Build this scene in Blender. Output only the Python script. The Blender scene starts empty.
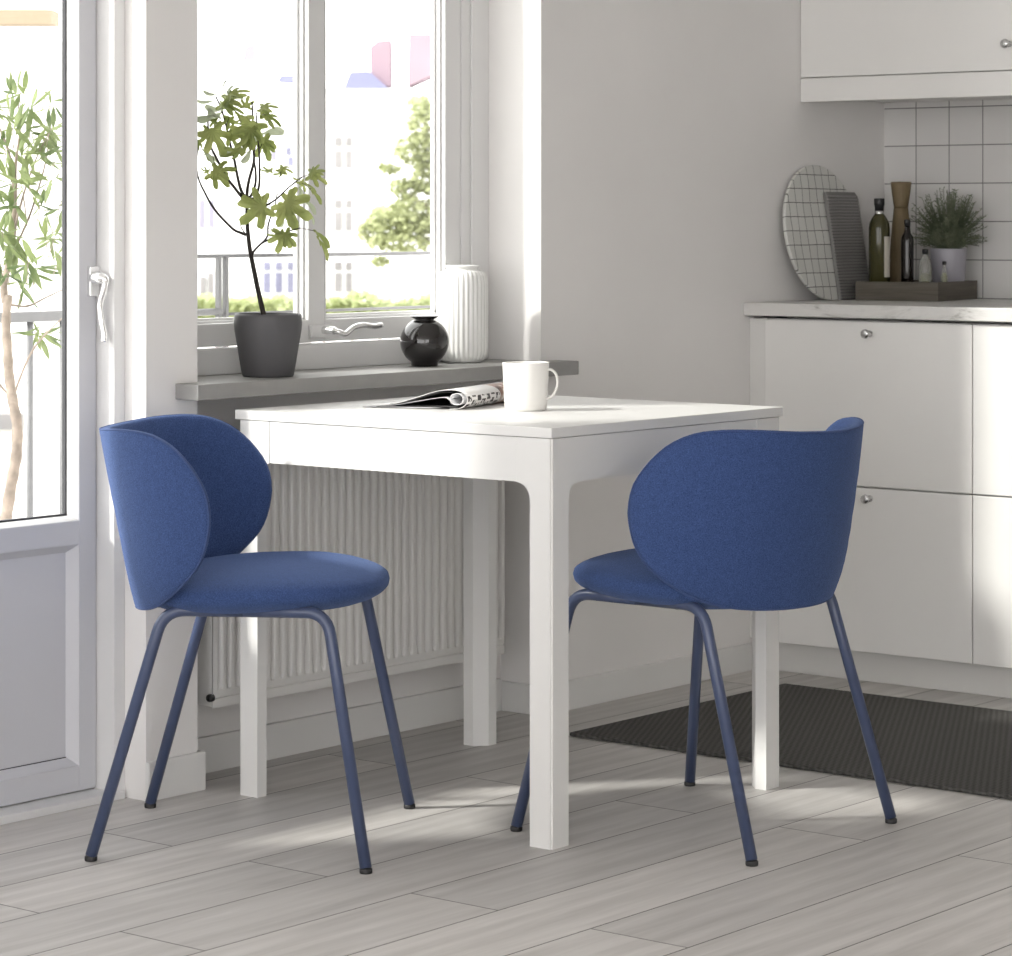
import bpy, bmesh, math, random
from mathutils import Vector, Matrix
random.seed(7)
SC = bpy.context.scene
COL = SC.collection
PI = math.pi
# ------------------------------------------------------------------ camera numbers (metres; origin = floor under the table's near corner)
YAW = math.radians(39.04)
FPX, CX, HY = 2844.0, 506.0, 220.2
CAM = Vector((-3.975, -3.119, 1.1195))
FW = Vector((math.cos(YAW), math.sin(YAW), 0)); RT = Vector((math.sin(YAW), -math.cos(YAW), 0)); UP = Vector((0, 0, 1))
def at(px, py, depth):
    return CAM + (FW + RT*((px-CX)/FPX) + UP*((HY-py)/FPX))*depth

# ------------------------------------------------------------------ materials
MATS = {}
def newmat(name):
    m = bpy.data.materials.new(name); m.use_nodes = True
    nt = m.node_tree; b = nt.nodes['Principled BSDF']; MATS[name] = m
    return m, nt, b
def ramp(nt, fac, stops):
    r = nt.nodes.new('ShaderNodeValToRGB')
    while len(r.color_ramp.elements) < len(stops): r.color_ramp.elements.new(0.5)
    for e, (p, c) in zip(r.color_ramp.elements, stops):
        e.position = p; e.color = (c[0], c[1], c[2], 1)
    nt.links.new(fac, r.inputs[0]); return r.outputs[0]
def coords(nt, scale=(1, 1, 1), loc=(0, 0, 0), kind='Object', rot=(0, 0, 0)):
    tc = nt.nodes.new('ShaderNodeTexCoord'); mp = nt.nodes.new('ShaderNodeMapping')
    mp.inputs['Scale'].default_value = scale; mp.inputs['Location'].default_value = loc; mp.inputs['Rotation'].default_value = rot
    nt.links.new(tc.outputs[kind], mp.inputs[0]); return mp.outputs[0]
def noise(nt, vec, scale, detail=3, rough=.5, dist=0):
    n = nt.nodes.new('ShaderNodeTexNoise'); n.inputs['Scale'].default_value = scale
    n.inputs['Detail'].default_value = detail; n.inputs['Roughness'].default_value = rough
    n.inputs['Distortion'].default_value = dist
    if vec is not None: nt.links.new(vec, n.inputs['Vector'])
    return n.outputs['Fac']
def bump(nt, b, h, strength, dist=.001):
    n = nt.nodes.new('ShaderNodeBump'); n.inputs['Strength'].default_value = strength; n.inputs['Distance'].default_value = dist
    nt.links.new(h, n.inputs['Height']); nt.links.new(n.outputs[0], b.inputs['Normal'])
def mixc(nt, fac, a, c, mode='MIX'):
    n = nt.nodes.new('ShaderNodeMix'); n.data_type = 'RGBA'; n.blend_type = mode
    for i, v in ((0, fac), (6, a), (7, c)):
        if isinstance(v, (int, float)): n.inputs[i].default_value = v
        elif isinstance(v, tuple): n.inputs[i].default_value = (v[0], v[1], v[2], 1)
        else: nt.links.new(v, n.inputs[i])
    return n.outputs[2]
def paint(name, col, rough=.5, var=.04, sc=6, bmp=.0, bsc=200, metal=0, spec=.5):
    m, nt, b = newmat(name)
    v = coords(nt)
    f = noise(nt, v, sc)
    c1 = tuple(max(0, x*(1-var)) for x in col); c2 = tuple(min(1, x*(1+var)) for x in col)
    nt.links.new(ramp(nt, f, [(.3, c1), (.7, c2)]), b.inputs['Base Color'])
    b.inputs['Roughness'].default_value = rough; b.inputs['Metallic'].default_value = metal
    b.inputs['Specular IOR Level'].default_value = spec
    if bmp: bump(nt, b, noise(nt, v, bsc, 2), bmp)
    return m
WALL = paint('wall_paint', (.81, .793, .779), .8, .02, 3, .05, 300)
PILLAR = WALL
TRIM = paint('trim_paint', (.74, .735, .72), .45, .015)
CEIL = paint('ceiling_paint', (.86, .855, .845), .85, .01)
FRAME = paint('window_lacquer', (.72, .715, .712), .35, .01)
DOORM = paint('door_lacquer', (.60, .60, .63), .35, .01)
SILLM = paint('sill_stone', (.30, .295, .285), .5, .05, 25)
TABLEW = paint('table_lacquer', (.76, .755, .74), .38, .01)
CABM = paint('cabinet_lacquer', (.80, .79, .77), .3, .01)
CARC = paint('cabinet_side', (.74, .73, .71), .45, .01)
PLINTHM = paint('plinth_foil', (.68, .67, .65), .4, .01)
RADM = paint('radiator_enamel', (.72, .71, .69), .4, .01)
STEEL = paint('brushed_metal', (.62, .62, .62), .25, .03, 80, metal=1)
HANDLE = paint('satin_handle', (.85, .85, .85), .22, .02, 60, metal=.85)
BLACK = paint('black_rubber', (.015, .015, .016), .5, .05)
GASKET = paint('rubber_gasket', (.03, .03, .035), .6, .05)
TUBE = paint('blue_grey_powder_coat', (.058, .078, .150), .3, .04, 40, .05, 900)
POTG = paint('dark_grey_ceramic', (.085, .083, .088), .55, .06, 12, .05, 200)
SOIL = paint('soil', (.03, .022, .015), .95, .4, 60, .6, 120)
WHITEC = paint('white_glaze', (.82, .82, .80), .22, .01)
MUGM = paint('mug_stoneware', (.82, .80, .77), .3, .015)
STEM = paint('dark_bark', (.022, .016, .014), .75, .3, 40, .4, 150)
TRUNK2 = paint('tan_bark', (.25, .205, .17), .8, .35, 30, .6, 80)
FACADE = paint('pale_render', (.88, .88, .87), .8, .01)
PINKM = paint('pink_render', (.31, .225, .265), .8, .06, .3)
BLUEM = paint('blue_roof_sheet', (.185, .19, .31), .6, .06, .3)
LILAC = paint('lilac_slate', (.255, .24, .30), .7, .03, .3)
PANEB = paint('dusky_window', (.17, .17, .25), .3, .25, .4)
PANEG = paint('grey_window', (.215, .205, .205), .3, .25, .4)
RAILM = paint('galvanised_rail', (.15, .15, .155), .5, .1, 30, metal=.2)
GROUND = paint('pale_gravel', (.50, .49, .46), .9, .1, 2)
BALC = paint('balcony_concrete', (.66, .65, .62), .85, .06, 5)
TERRA = paint('balcony_pot', (.55, .54, .52), .7, .05)
ORANGE = paint('apricot_awning', (.30, .235, .165), .8, .05)
CREAMB = paint('cream_render', (.86, .84, .80), .8, .02)
CAPM = paint('black_cap', (.012, .012, .013), .35, .1)
LABELM = paint('cream_paper', (.58, .55, .48), .7, .03)
POTL = paint('pale_lilac_pot', (.34, .33, .37), .45, .03)

def vase_gloss():
    m, nt, b = newmat('black_glass')
    b.inputs['Base Color'].default_value = (.012, .010, .010, 1); b.inputs['Roughness'].default_value = .04
    b.inputs['Coat Weight'].default_value = .6; b.inputs['Coat Roughness'].default_value = .02
    v = coords(nt); bump(nt, b, noise(nt, v, 8), .02)
    return m
VASEB = vase_gloss()

def leafmat(name, c1, c2, trans=.35):
    m, nt, b = newmat(name)
    v = coords(nt)
    c = ramp(nt, noise(nt, v, 14, 3), [(.3, c1), (.7, c2)])
    nt.links.new(c, b.inputs['Base Color']); b.inputs['Roughness'].default_value = .55
    tr = nt.nodes.new('ShaderNodeBsdfTranslucent'); nt.links.new(c, tr.inputs[0])
    mx = nt.nodes.new('ShaderNodeMixShader'); mx.inputs[0].default_value = trans
    nt.links.new(b.outputs[0], mx.inputs[1]); nt.links.new(tr.outputs[0], mx.inputs[2])
    nt.links.new(mx.outputs[0], nt.nodes['Material Output'].inputs[0])
    return m
FIGLEAF = leafmat('fig_leaf', (.17, .22, .055), (.42, .46, .17), .35)
FIGPALE = leafmat('fig_leaf_pale_underside', (.42, .47, .33), (.58, .62, .46), .3)
OUTLEAF = leafmat('slender_leaf', (.055, .095, .03), (.25, .30, .125), .35)
FARLEAF = leafmat('far_tree_leaf', (.25, .28, .12), (.55, .58, .34), .35)
HEDGE = leafmat('hedge_leaf', (.32, .37, .15), (.58, .62, .36), .4)
HERB = leafmat('rosemary_leaf', (.055, .075, .04), (.27, .30, .20), .2)

def glassmat():
    m, nt, b = newmat('clear_pane')
    nt.nodes.remove(b)
    t = nt.nodes.new('ShaderNodeBsdfTransparent'); t.inputs[0].default_value = (.97, .98, .975, 1)
    g = nt.nodes.new('ShaderNodeBsdfGlossy'); g.inputs['Roughness'].default_value = .01
    lw = nt.nodes.new('ShaderNodeLayerWeight'); lw.inputs[0].default_value = .5
    pw = nt.nodes.new('ShaderNodeMath'); pw.operation = 'POWER'; pw.inputs[1].default_value = 5; nt.links.new(lw.outputs['Facing'], pw.inputs[0])
    fr = nt.nodes.new('ShaderNodeMath'); fr.operation = 'MULTIPLY_ADD'; fr.inputs[1].default_value = .7; fr.inputs[2].default_value = .02; nt.links.new(pw.outputs[0], fr.inputs[0])
    mx = nt.nodes.new('ShaderNodeMixShader')
    nt.links.new(fr.outputs[0], mx.inputs[0]); nt.links.new(t.outputs[0], mx.inputs[1]); nt.links.new(g.outputs[0], mx.inputs[2])
    nt.links.new(mx.outputs[0], nt.nodes['Material Output'].inputs[0])
    return m
GLASS = glassmat()
def bottleglass(name, col, alpha):
    m, nt, b = newmat(name)
    b.inputs['Base Color'].default_value = (*col, 1); b.inputs['Roughness'].default_value = .06
    t = nt.nodes.new('ShaderNodeBsdfTransparent'); t.inputs[0].default_value = (min(1, .3+col[0]*3), min(1, .3+col[1]*3), min(1, .2+col[2]*3), 1)
    lw = nt.nodes.new('ShaderNodeLayerWeight'); lw.inputs[0].default_value = .4
    r = ramp(nt, lw.outputs['Facing'], [(0, (alpha,)*3), (1, (1, 1, 1))])
    mx = nt.nodes.new('ShaderNodeMixShader')
    nt.links.new(r, mx.inputs[0]); nt.links.new(t.outputs[0], mx.inputs[1]); nt.links.new(b.outputs[0], mx.inputs[2])
    nt.links.new(mx.outputs[0], nt.nodes['Material Output'].inputs[0])
    return m
GREENGL = bottleglass('green_bottle_glass', (.05, .047, .016), .85)
DARKGL = bottleglass('dark_bottle_glass', (.012, .009, .008), .97)
CLEARGL = bottleglass('clear_bottle_glass', (.45, .45, .42), .35)
OIL = paint('green_oil', (.16, .17, .04), .2, .1)

def fabric():
    m, nt, b = newmat('blue_wool_fabric')
    v = coords(nt)
    f = noise(nt, v, 520, 2, .7)
    g = noise(nt, v, 90, 3, .6)
    c = ramp(nt, f, [(.32, (.018, .036, .105)), (.68, (.066, .112, .275))])
    c2 = mixc(nt, .22, c, ramp(nt, g, [(.3, (.024, .046, .135)), (.7, (.054, .094, .225))]))
    nt.links.new(c2, b.inputs['Base Color'])
    b.inputs['Roughness'].default_value = .95; b.inputs['Specular IOR Level'].default_value = .2
    b.inputs['Sheen Weight'].default_value = .22; b.inputs['Sheen Roughness'].default_value = .5
    b.inputs['Sheen Tint'].default_value = (.45, .6, 1, 1)
    bump(nt, b, f, .5, .0012)
    return m
FABRIC = fabric()
PIPE = paint('blue_piping', (.045, .078, .20), .9, .1, 300)

def floormat():
    m, nt, b = newmat('grey_oak_planks')
    tc = nt.nodes.new('ShaderNodeTexCoord')
    mp = nt.nodes.new('ShaderNodeMapping'); mp.inputs['Location'].default_value = (.4, .016, 0)
    nt.links.new(tc.outputs['Object'], mp.inputs[0])
    br = nt.nodes.new('ShaderNodeTexBrick'); br.offset = .37; br.inputs['Scale'].default_value = 1
    br.inputs['Brick Width'].default_value = 1.3; br.inputs['Row Height'].default_value = .188
    br.inputs['Mortar Size'].default_value = .0017; br.inputs['Mortar Smooth'].default_value = .3
    br.inputs['Bias'].default_value = 0
    br.inputs['Color1'].default_value = (0, 0, 0, 1); br.inputs['Color2'].default_value = (1, 1, 1, 1); br.inputs['Mortar'].default_value = (.5, .5, .5, 1)
    nt.links.new(mp.outputs[0], br.inputs['Vector'])
    # per-plank shift of the grain
    sep = nt.nodes.new('ShaderNodeVectorMath'); sep.operation = 'MULTIPLY_ADD'
    sep.inputs[1].default_value = (3.7, 9.1, 5.3)
    nt.links.new(br.outputs['Color'], sep.inputs[0]); nt.links.new(mp.outputs[0], sep.inputs[2])
    st = nt.nodes.new('ShaderNodeMapping'); st.inputs['Scale'].default_value = (1.1, 9, 1)
    nt.links.new(sep.outputs[0], st.inputs[0])
    g1 = noise(nt, st.outputs[0], 1.6, 4, .55, 1.2)
    st2 = nt.nodes.new('ShaderNodeMapping'); st2.inputs['Scale'].default_value = (3, 42, 1)
    nt.links.new(sep.outputs[0], st2.inputs[0])
    g2 = noise(nt, st2.outputs[0], 1.5, 5, .62, .5)
    wv = nt.nodes.new('ShaderNodeTexWave'); wv.wave_type = 'RINGS'; wv.inputs['Scale'].default_value = 1.5
    wv.inputs['Distortion'].default_value = 14; wv.inputs['Detail'].default_value = 2; wv.inputs['Detail Scale'].default_value = .7
    st3 = nt.nodes.new('ShaderNodeMapping'); st3.inputs['Scale'].default_value = (.35, 3.6, 1); st3.inputs['Location'].default_value = (.2, -.3, 0)
    nt.links.new(sep.outputs[0], st3.inputs[0]); nt.links.new(st3.outputs[0], wv.inputs['Vector'])
    base = ramp(nt, g1, [(.25, (.44, .422, .404)), (.55, (.56, .54, .52)), (.8, (.66, .64, .62))])
    c = mixc(nt, .38, base, ramp(nt, g2, [(.25, (.40, .38, .362)), (.75, (.72, .70, .68))]))
    c = mixc(nt, .15, c, ramp(nt, wv.outputs['Fac'], [(.2, (.40, .38, .362)), (.9, (.72, .70, .68))]))
    tone = ramp(nt, br.outputs['Color'], [(0, (.88, .88, .88)), (1, (1.08, 1.07, 1.06))])
    c = mixc(nt, 1.0, c, tone, 'MULTIPLY')
    c = mixc(nt, br.outputs['Fac'], c, (.07, .062, .056))
    nt.links.new(c, b.inputs['Base Color'])
    b.inputs['Roughness'].default_value = .48; b.inputs['Specular IOR Level'].default_value = .35
    bump(nt, b, g2, .12, .001)
    return m
FLOORM = floormat()

def tilemat():
    m, nt, b = newmat('white_square_tiles')
    tc = nt.nodes.new('ShaderNodeTexCoord'); sp = nt.nodes.new('ShaderNodeSeparateXYZ'); cb = nt.nodes.new('ShaderNodeCombineXYZ')
    nt.links.new(tc.outputs['Object'], sp.inputs[0]); nt.links.new(sp.outputs['Y'], cb.inputs['X']); nt.links.new(sp.outputs['Z'], cb.inputs['Y'])
    mp = nt.nodes.new('ShaderNodeMapping'); mp.inputs['Location'].default_value = (.025, -.016, 0)
    nt.links.new(cb.outputs[0], mp.inputs[0])
    br = nt.nodes.new('ShaderNodeTexBrick'); br.offset = 0; br.inputs['Scale'].default_value = 1
    br.inputs['Brick Width'].default_value = .1; br.inputs['Row Height'].default_value = .1
    br.inputs['Mortar Size'].default_value = .0016; br.inputs['Mortar Smooth'].default_value = .2
    br.inputs['Color1'].default_value = (.68, .668, .655, 1); br.inputs['Color2'].default_value = (.72, .708, .693, 1); br.inputs['Mortar'].default_value = (.22, .215, .21, 1)
    nt.links.new(mp.outputs[0], br.inputs['Vector']); nt.links.new(br.outputs['Color'], b.inputs['Base Color'])
    b.inputs['Roughness'].default_value = .3
    iv = nt.nodes.new('ShaderNodeMath'); iv.operation = 'SUBTRACT'; iv.inputs[0].default_value = 1; nt.links.new(br.outputs['Fac'], iv.inputs[1])
    bump(nt, b, iv.outputs[0], .4, .002)
    return m
TILE = tilemat()

def marblemat():
    m, nt, b = newmat('white_marble_worktop')
    v = coords(nt, (9, 5, 22))
    n1 = noise(nt, v, 1.0, 6, .65, 1.6)
    c = ramp(nt, n1, [(.30, (.34, .33, .31)), (.41, (.60, .59, .57)), (.5, (.68, .67, .65)), (.75, (.63, .62, .60))])
    nt.links.new(c, b.inputs['Base Color']); b.inputs['Roughness'].default_value = .4
    return m
MARBLE = marblemat()

def gridplate():
    m, nt, b = newmat('white_plate_dark_grid')
    tc = nt.nodes.new('ShaderNodeTexCoord'); 
    n = noise(nt, tc.outputs['Object'], 9, 2)
    ad = nt.nodes.new('ShaderNodeVectorMath'); ad.operation = 'MULTIPLY_ADD'; ad.inputs[1].default_value = (.022, .0, .004)
    nt.links.new(n, ad.inputs[0]); nt.links.new(tc.outputs['Object'], ad.inputs[2])
    sp = nt.nodes.new('ShaderNodeSeparateXYZ'); cb = nt.nodes.new('ShaderNodeCombineXYZ')
    nt.links.new(ad.outputs[0], sp.inputs[0]); nt.links.new(sp.outputs['X'], cb.inputs['X']); nt.links.new(sp.outputs['Z'], cb.inputs['Y'])
    br = nt.nodes.new('ShaderNodeTexBrick'); br.offset = 0; br.inputs['Scale'].default_value = 1
    br.inputs['Brick Width'].default_value = .034; br.inputs['Row Height'].default_value = .0362
    br.inputs['Mortar Size'].default_value = .0011; br.inputs['Mortar Smooth'].default_value = .1
    br.inputs['Color1'].default_value = (.60, .60, .57, 1); br.inputs['Color2'].default_value = (.66, .66, .63, 1); br.inputs['Mortar'].default_value = (.10, .10, .095, 1)
    nt.links.new(cb.outputs[0], br.inputs['Vector']); nt.links.new(br.outputs['Color'], b.inputs['Base Color'])
    b.inputs['Roughness'].default_value = .5
    return m
GRIDP = gridplate()

def woodmat(name, c1, c2, sc=(6, 6, 60), rough=.6):
    m, nt, b = newmat(name)
    v = coords(nt, sc)
    n1 = noise(nt, v, 1.5, 4, .6, .8)
    nt.links.new(ramp(nt, n1, [(.3, c1), (.7, c2)]), b.inputs['Base Color']); b.inputs['Roughness'].default_value = rough
    return m
TRAYM = woodmat('dark_grey_wood', (.060, .052, .040), (.125, .108, .085), (3, 3, 60))
MILLM = woodmat('oak_mill', (.125, .09, .045), (.20, .15, .08), (40, 40, 4))

def rugmat():
    m, nt, b = newmat('charcoal_flatweave')
    tc = nt.nodes.new('ShaderNodeTexCoord')
    mp = nt.nodes.new('ShaderNodeMapping'); mp.inputs['Rotation'].default_value = (0, 0, math.radians(62)); nt.links.new(tc.outputs['Object'], mp.inputs[0])
    w1 = nt.nodes.new('ShaderNodeTexWave'); w1.bands_direction = 'X'; w1.inputs['Scale'].default_value = 24; w1.inputs['Distortion'].default_value = 1.5
    w1.inputs['Detail Scale'].default_value = 30
    nt.links.new(mp.outputs[0], w1.inputs['Vector'])
    w2 = nt.nodes.new('ShaderNodeTexWave'); w2.bands_direction = 'DIAGONAL'; w2.inputs['Scale'].default_value = 40; w2.inputs['Distortion'].default_value = 1
    nt.links.new(mp.outputs[0], w2.inputs['Vector'])
    n1 = noise(nt, mp.outputs[0], 220, 2)
    f = mixc(nt, .5, w1.outputs['Color'], w2.outputs['Color'])
    f2 = mixc(nt, .5, f, n1)
    c = ramp(nt, f2, [(.2, (.045, .043, .040)), (.8, (.125, .121, .115))])
    nt.links.new(c, b.inputs['Base Color']); b.inputs['Roughness'].default_value = .95; b.inputs['Specular IOR Level'].default_value = .15
    bump(nt, b, f2, .7, .003)
    return m
RUGM = rugmat()

def magcover():
    m, nt, b = newmat('printed_cover')
    tc = nt.nodes.new('ShaderNodeTexCoord'); sp = nt.nodes.new('ShaderNodeSeparateXYZ'); nt.links.new(tc.outputs['UV'], sp.inputs[0])
    # bold blocky headline band: UV.x = distance along the sheet (m*10), UV.y = along the roll (m*10)
    br = nt.nodes.new('ShaderNodeTexBrick'); br.offset = .5; br.inputs['Scale'].default_value = 1
    br.inputs['Brick Width'].default_value = .16; br.inputs['Row Height'].default_value = .24; br.inputs['Mortar Size'].default_value = .03
    br.inputs['Color1'].default_value = (.01, .01, .01, 1); br.inputs['Color2'].default_value = (.03, .02, .02, 1); br.inputs['Mortar'].default_value = (.82, .80, .79, 1)
    nt.links.new(tc.outputs['UV'], br.inputs['Vector'])
    n1 = noise(nt, tc.outputs['UV'], 9, 2)
    blocks = mixc(nt, ramp(nt, n1, [(.56, (0, 0, 0)), (.59, (1, 1, 1))]), br.outputs['Color'], (.84, .82, .81))
    mu = nt.nodes.new('ShaderNodeMath'); mu.operation = 'GREATER_THAN'; mu.inputs[1].default_value = 2.18; nt.links.new(sp.outputs['X'], mu.inputs[0])
    far = nt.nodes.new('ShaderNodeMath'); far.operation = 'GREATER_THAN'; far.inputs[1].default_value = 1.7; nt.links.new(sp.outputs['Y'], far.inputs[0])
    n2 = noise(nt, tc.outputs['UV'], 4, 3)
    photo = ramp(nt, n2, [(.35, (.05, .03, .03)), (.5, (.45, .26, .20)), (.65, (.82, .78, .74))])
    c = mixc(nt, mu.outputs[0], (.84, .83, .82), blocks)
    n3 = nt.nodes.new('ShaderNodeMath'); n3.operation = 'GREATER_THAN'; n3.inputs[1].default_value = 1.75; nt.links.new(sp.outputs['X'], n3.inputs[0])
    m2 = nt.nodes.new('ShaderNodeMath'); m2.operation = 'MULTIPLY'; nt.links.new(far.outputs[0], m2.inputs[0]); nt.links.new(n3.outputs[0], m2.inputs[1])
    c = mixc(nt, m2.outputs[0], c, photo)
    nt.links.new(c, b.inputs['Base Color']); b.inputs['Roughness'].default_value = .35
    return m
COVER = magcover()
PAPER = paint('glossy_paper', (.76, .76, .77), .4, .04, 30)
DARKPG = paint('dark_printed_page', (.045, .043, .045), .4, .3, 40)

# ------------------------------------------------------------------ mesh helpers
class MB:
    def __init__(s): s.v = []; s.f = []; s.sm = []; s.uv = None
    def add(s, verts, faces, smooth=False):
        o = len(s.v); s.v += [Vector(p) for p in verts]; s.f += [tuple(i+o for i in f) for f in faces]; s.sm += [smooth]*len(faces); return s
    def addbm(s, bm, smooth=False):
        bm.verts.index_update(); s.add([v.co.copy() for v in bm.verts], [[v.index for v in f.verts] for f in bm.faces], smooth); bm.free(); return s
    def box(s, x0, x1, y0, y1, z0, z1, bev=0, seg=2):
        x0, x1 = min(x0, x1), max(x0, x1); y0, y1 = min(y0, y1), max(y0, y1); z0, z1 = min(z0, z1), max(z0, z1)
        bm = bmesh.new(); bmesh.ops.create_cube(bm, size=1)
        for v in bm.verts:
            v.co = Vector((x0+(v.co.x+.5)*(x1-x0), y0+(v.co.y+.5)*(y1-y0), z0+(v.co.z+.5)*(z1-z0)))
        if bev: bmesh.ops.bevel(bm, geom=bm.edges[:], offset=bev, segments=seg, affect='EDGES', profile=.6)
        return s.addbm(bm)
    def prism(s, poly, axis, a, b, bev=0):
        bm = bmesh.new()
        def mk(p, t):
            return {'x': (t, p[0], p[1]), 'y': (p[0], t, p[1]), 'z': (p[0], p[1], t)}[axis]
        lo = [bm.verts.new(mk(p, a)) for p in poly]; hi = [bm.verts.new(mk(p, b)) for p in poly]
        n = len(poly)
        for i in range(n): bm.faces.new((lo[i], lo[(i+1) % n], hi[(i+1) % n], hi[i]))
        bm.faces.new(lo[::-1]); bm.faces.new(hi)
        bmesh.ops.recalc_face_normals(bm, faces=bm.faces[:])
        if bev: bmesh.ops.bevel(bm, geom=bm.edges[:], offset=bev, segments=2, affect='EDGES')
        return s.addbm(bm)
    def tube(s, pts, rad, n=12, cap=True, closed=False):
        P = [Vector(p) for p in pts]; m = len(P)
        R = rad if isinstance(rad, (list, tuple)) else [rad]*m
        rings = []; prev = None
        for i in range(m):
            a = P[(i-1) % m] if (closed or i > 0) else P[i]; b = P[(i+1) % m] if (closed or i < m-1) else P[i]
            t = (b-a).normalized()
            if prev is None:
                u = t.cross(Vector((0, 0, 1)));
                if u.length < .05: u = t.cross(Vector((1, 0, 0)))
                u.normalize()
            else:
                u = prev - t*prev.dot(t); u.normalize()
            prev = u; w = t.cross(u)
            rings.append([P[i]+(u*math.cos(2*PI*k/n)+w*math.sin(2*PI*k/n))*R[i] for k in range(n)])
        V = [p for r in rings for p in r]; F = []
        cnt = m if closed else m-1
        for i in range(cnt):
            j = (i+1) % m
            for k in range(n): F.append((i*n+k, i*n+(k+1) % n, j*n+(k+1) % n, j*n+k))
        s.add(V, F, True)
        if cap and not closed:
            s.add(rings[0], [tuple(range(n))[::-1]]); s.add(rings[-1], [tuple(range(n))])
        return s
    def lathe(s, prof, c=(0, 0, 0), n=40, axis=None, smooth=True, rfun=None):
        c = Vector(c); V = []; F = []
        ax = Vector(axis).normalized() if axis else Vector((0, 0, 1))
        u = Vector((1, 0, 0)) if abs(ax.z) > .9 else Vector((0, 0, 1)); u = (u-ax*u.dot(ax)).normalized(); w = ax.cross(u)
        for i, (r, z) in enumerate(prof):
            for k in range(n):
                th = 2*PI*k/n; rr = max(r, 1e-5)
                if rfun: rr = rfun(rr, z, th)
                V.append(c+ax*z+(u*math.cos(th)+w*math.sin(th))*rr)
        for i in range(len(prof)-1):
            for k in range(n): F.append((i*n+k, i*n+(k+1) % n, (i+1)*n+(k+1) % n, (i+1)*n+k))
        return s.add(V, F, smooth)
    def build(s, name, mat, parent=None, autosmooth=None):
        me = bpy.data.meshes.new(name)
        org = Vector(parent['_org']) if parent is not None and '_org' in parent else Vector((0, 0, 0))
        me.from_pydata([tuple(p-org) for p in s.v], [], s.f)
        for p, sm in zip(me.polygons, s.sm): p.use_smooth = sm
        if s.uv:
            l = me.uv_layers.new(name='UVMap')
            for p in me.polygons:
                for li in p.loop_indices: l.data[li].uv = s.uv[me.loops[li].vertex_index]
        me.materials.append(mat); me.update()
        bm = bmesh.new(); bm.from_mesh(me); bmesh.ops.remove_doubles(bm, verts=bm.verts[:], dist=1e-6)
        if not s.uv: bmesh.ops.recalc_face_normals(bm, faces=bm.faces[:])
        bm.to_mesh(me); bm.free()
        o = bpy.data.objects.new(name, me); COL.objects.link(o)
        if parent is not None:
            o.parent = parent
            o['_org'] = parent.get('_org', (0, 0, 0))
        return o

def thing(name, label, cat, loc, group=None):
    o = bpy.data.objects.new(name, None); COL.objects.link(o); o.location = loc; o['_org'] = tuple(loc)
    o.empty_display_size = .05
    o['label'] = label; o['category'] = cat
    if group: o['group'] = group
    return o
def struct(name, label=None, cat=None, loc=(0, 0, 0)):
    o = bpy.data.objects.new(name, None); COL.objects.link(o); o.location = loc; o['_org'] = tuple(loc); o['kind'] = 'structure'
    if label: o['label'] = label
    if cat: o['category'] = cat
    return o
def smesh(name, mb, mat, label, cat):
    o = mb.build(name, mat); o['kind'] = 'structure'; o['label'] = label; o['category'] = cat; return o
def catmull(pts, n, closed=False):
    P = [Vector(p) for p in pts]; out = []; m = len(P); segs = m if closed else m-1
    for i in range(segs):
        p1, p2 = P[i], P[(i+1) % m]
        p0 = P[i-1] if (closed or i > 0) else p1*2-p2
        p3 = P[(i+2) % m] if (closed or i < m-2) else p2*2-p1
        for k in range(n):
            t = k/n
            out.append(.5*((2*p1)+(p2-p0)*t+(2*p0-5*p1+4*p2-p3)*t*t+(3*p1-p0-3*p2+p3)*t**3))
    if not closed: out.append(P[-1])
    return out
def fillet_path(pts, r, n=7):
    P = [Vector(p) for p in pts]; out = [P[0]]
    for i in range(1, len(P)-1):
        a = (P[i-1]-P[i]); b = (P[i+1]-P[i]); la, lb = a.length, b.length; a.normalize(); b.normalize()
        d = min(r, la*.45, lb*.45)
        s, e = P[i]+a*d, P[i]+b*d
        for k in range(n+1):
            t = k/n; out.append(s*(1-t)**2+P[i]*2*t*(1-t)+e*t*t)
    out.append(P[-1]); return out

# ------------------------------------------------------------------ room shell
W = .872            # window wall face
XR = 1.072          # right side of the window niche
XP0, XP1 = -.155, -.016   # pillar
RB = .989           # niche back under the sill
EXT = 1.075          # outer face
XK = 2.548          # tiled kitchen wall
SZ0, SZ1 = .770, .801
HEAD = 2.12
smesh('floor', MB().box(-6.2, XK+.2, -5.2, EXT, -.12, 0), FLOORM, 'grey wood plank floor running towards the kitchen', 'floor')
smesh('ceiling', MB().box(-6.2, XK+.2, -5.2, EXT, 2.5, 2.62), CEIL, 'white ceiling above the room', 'ceiling')
mb = MB()
mb.box(XP0, XP1, W, EXT, 0, 2.5)
mb.box(XP1, XR, RB, EXT, 0, SZ0)
mb.box(XP1, XR, 1.03, EXT, SZ0, SZ1-.002)
mb.box(XP1, XR, W, EXT, HEAD, 2.5)
mb.box(XR, XK+.2, W, EXT, 0, 2.5)
mb.box(-1.2, XP0, W, EXT, HEAD, 2.5)
mb.box(-6.2, -1.2, W, EXT, 0, 2.5)
smesh('wall_rear', mb, WALL, 'pale grey wall with the window niche and pillar beside the balcony door', 'wall')
smesh('wall_right', MB().box(XK, XK+.2, -5.2, W, 0, 2.5), TILE, 'white square tiled kitchen wall behind the worktop', 'wall')
smesh('wall_front', MB().box(-6.2, -5.9, -5.4, -5.2, 0, 2.5).box(-2.7, XK+.2, -5.4, -5.2, 0, 2.5).box(-5.9, -2.7, -5.4, -5.2, 0, .2).box(-5.9, -2.7, -5.4, -5.2, 2.42, 2.5), WALL, 'plain wall behind the camera with a wide opening added for fill light', 'wall')  # unseen wall; gap added so sky light fills the room from behind left
mb = MB()      # left wall, unseen; its wide opening is added to let in side light
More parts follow.
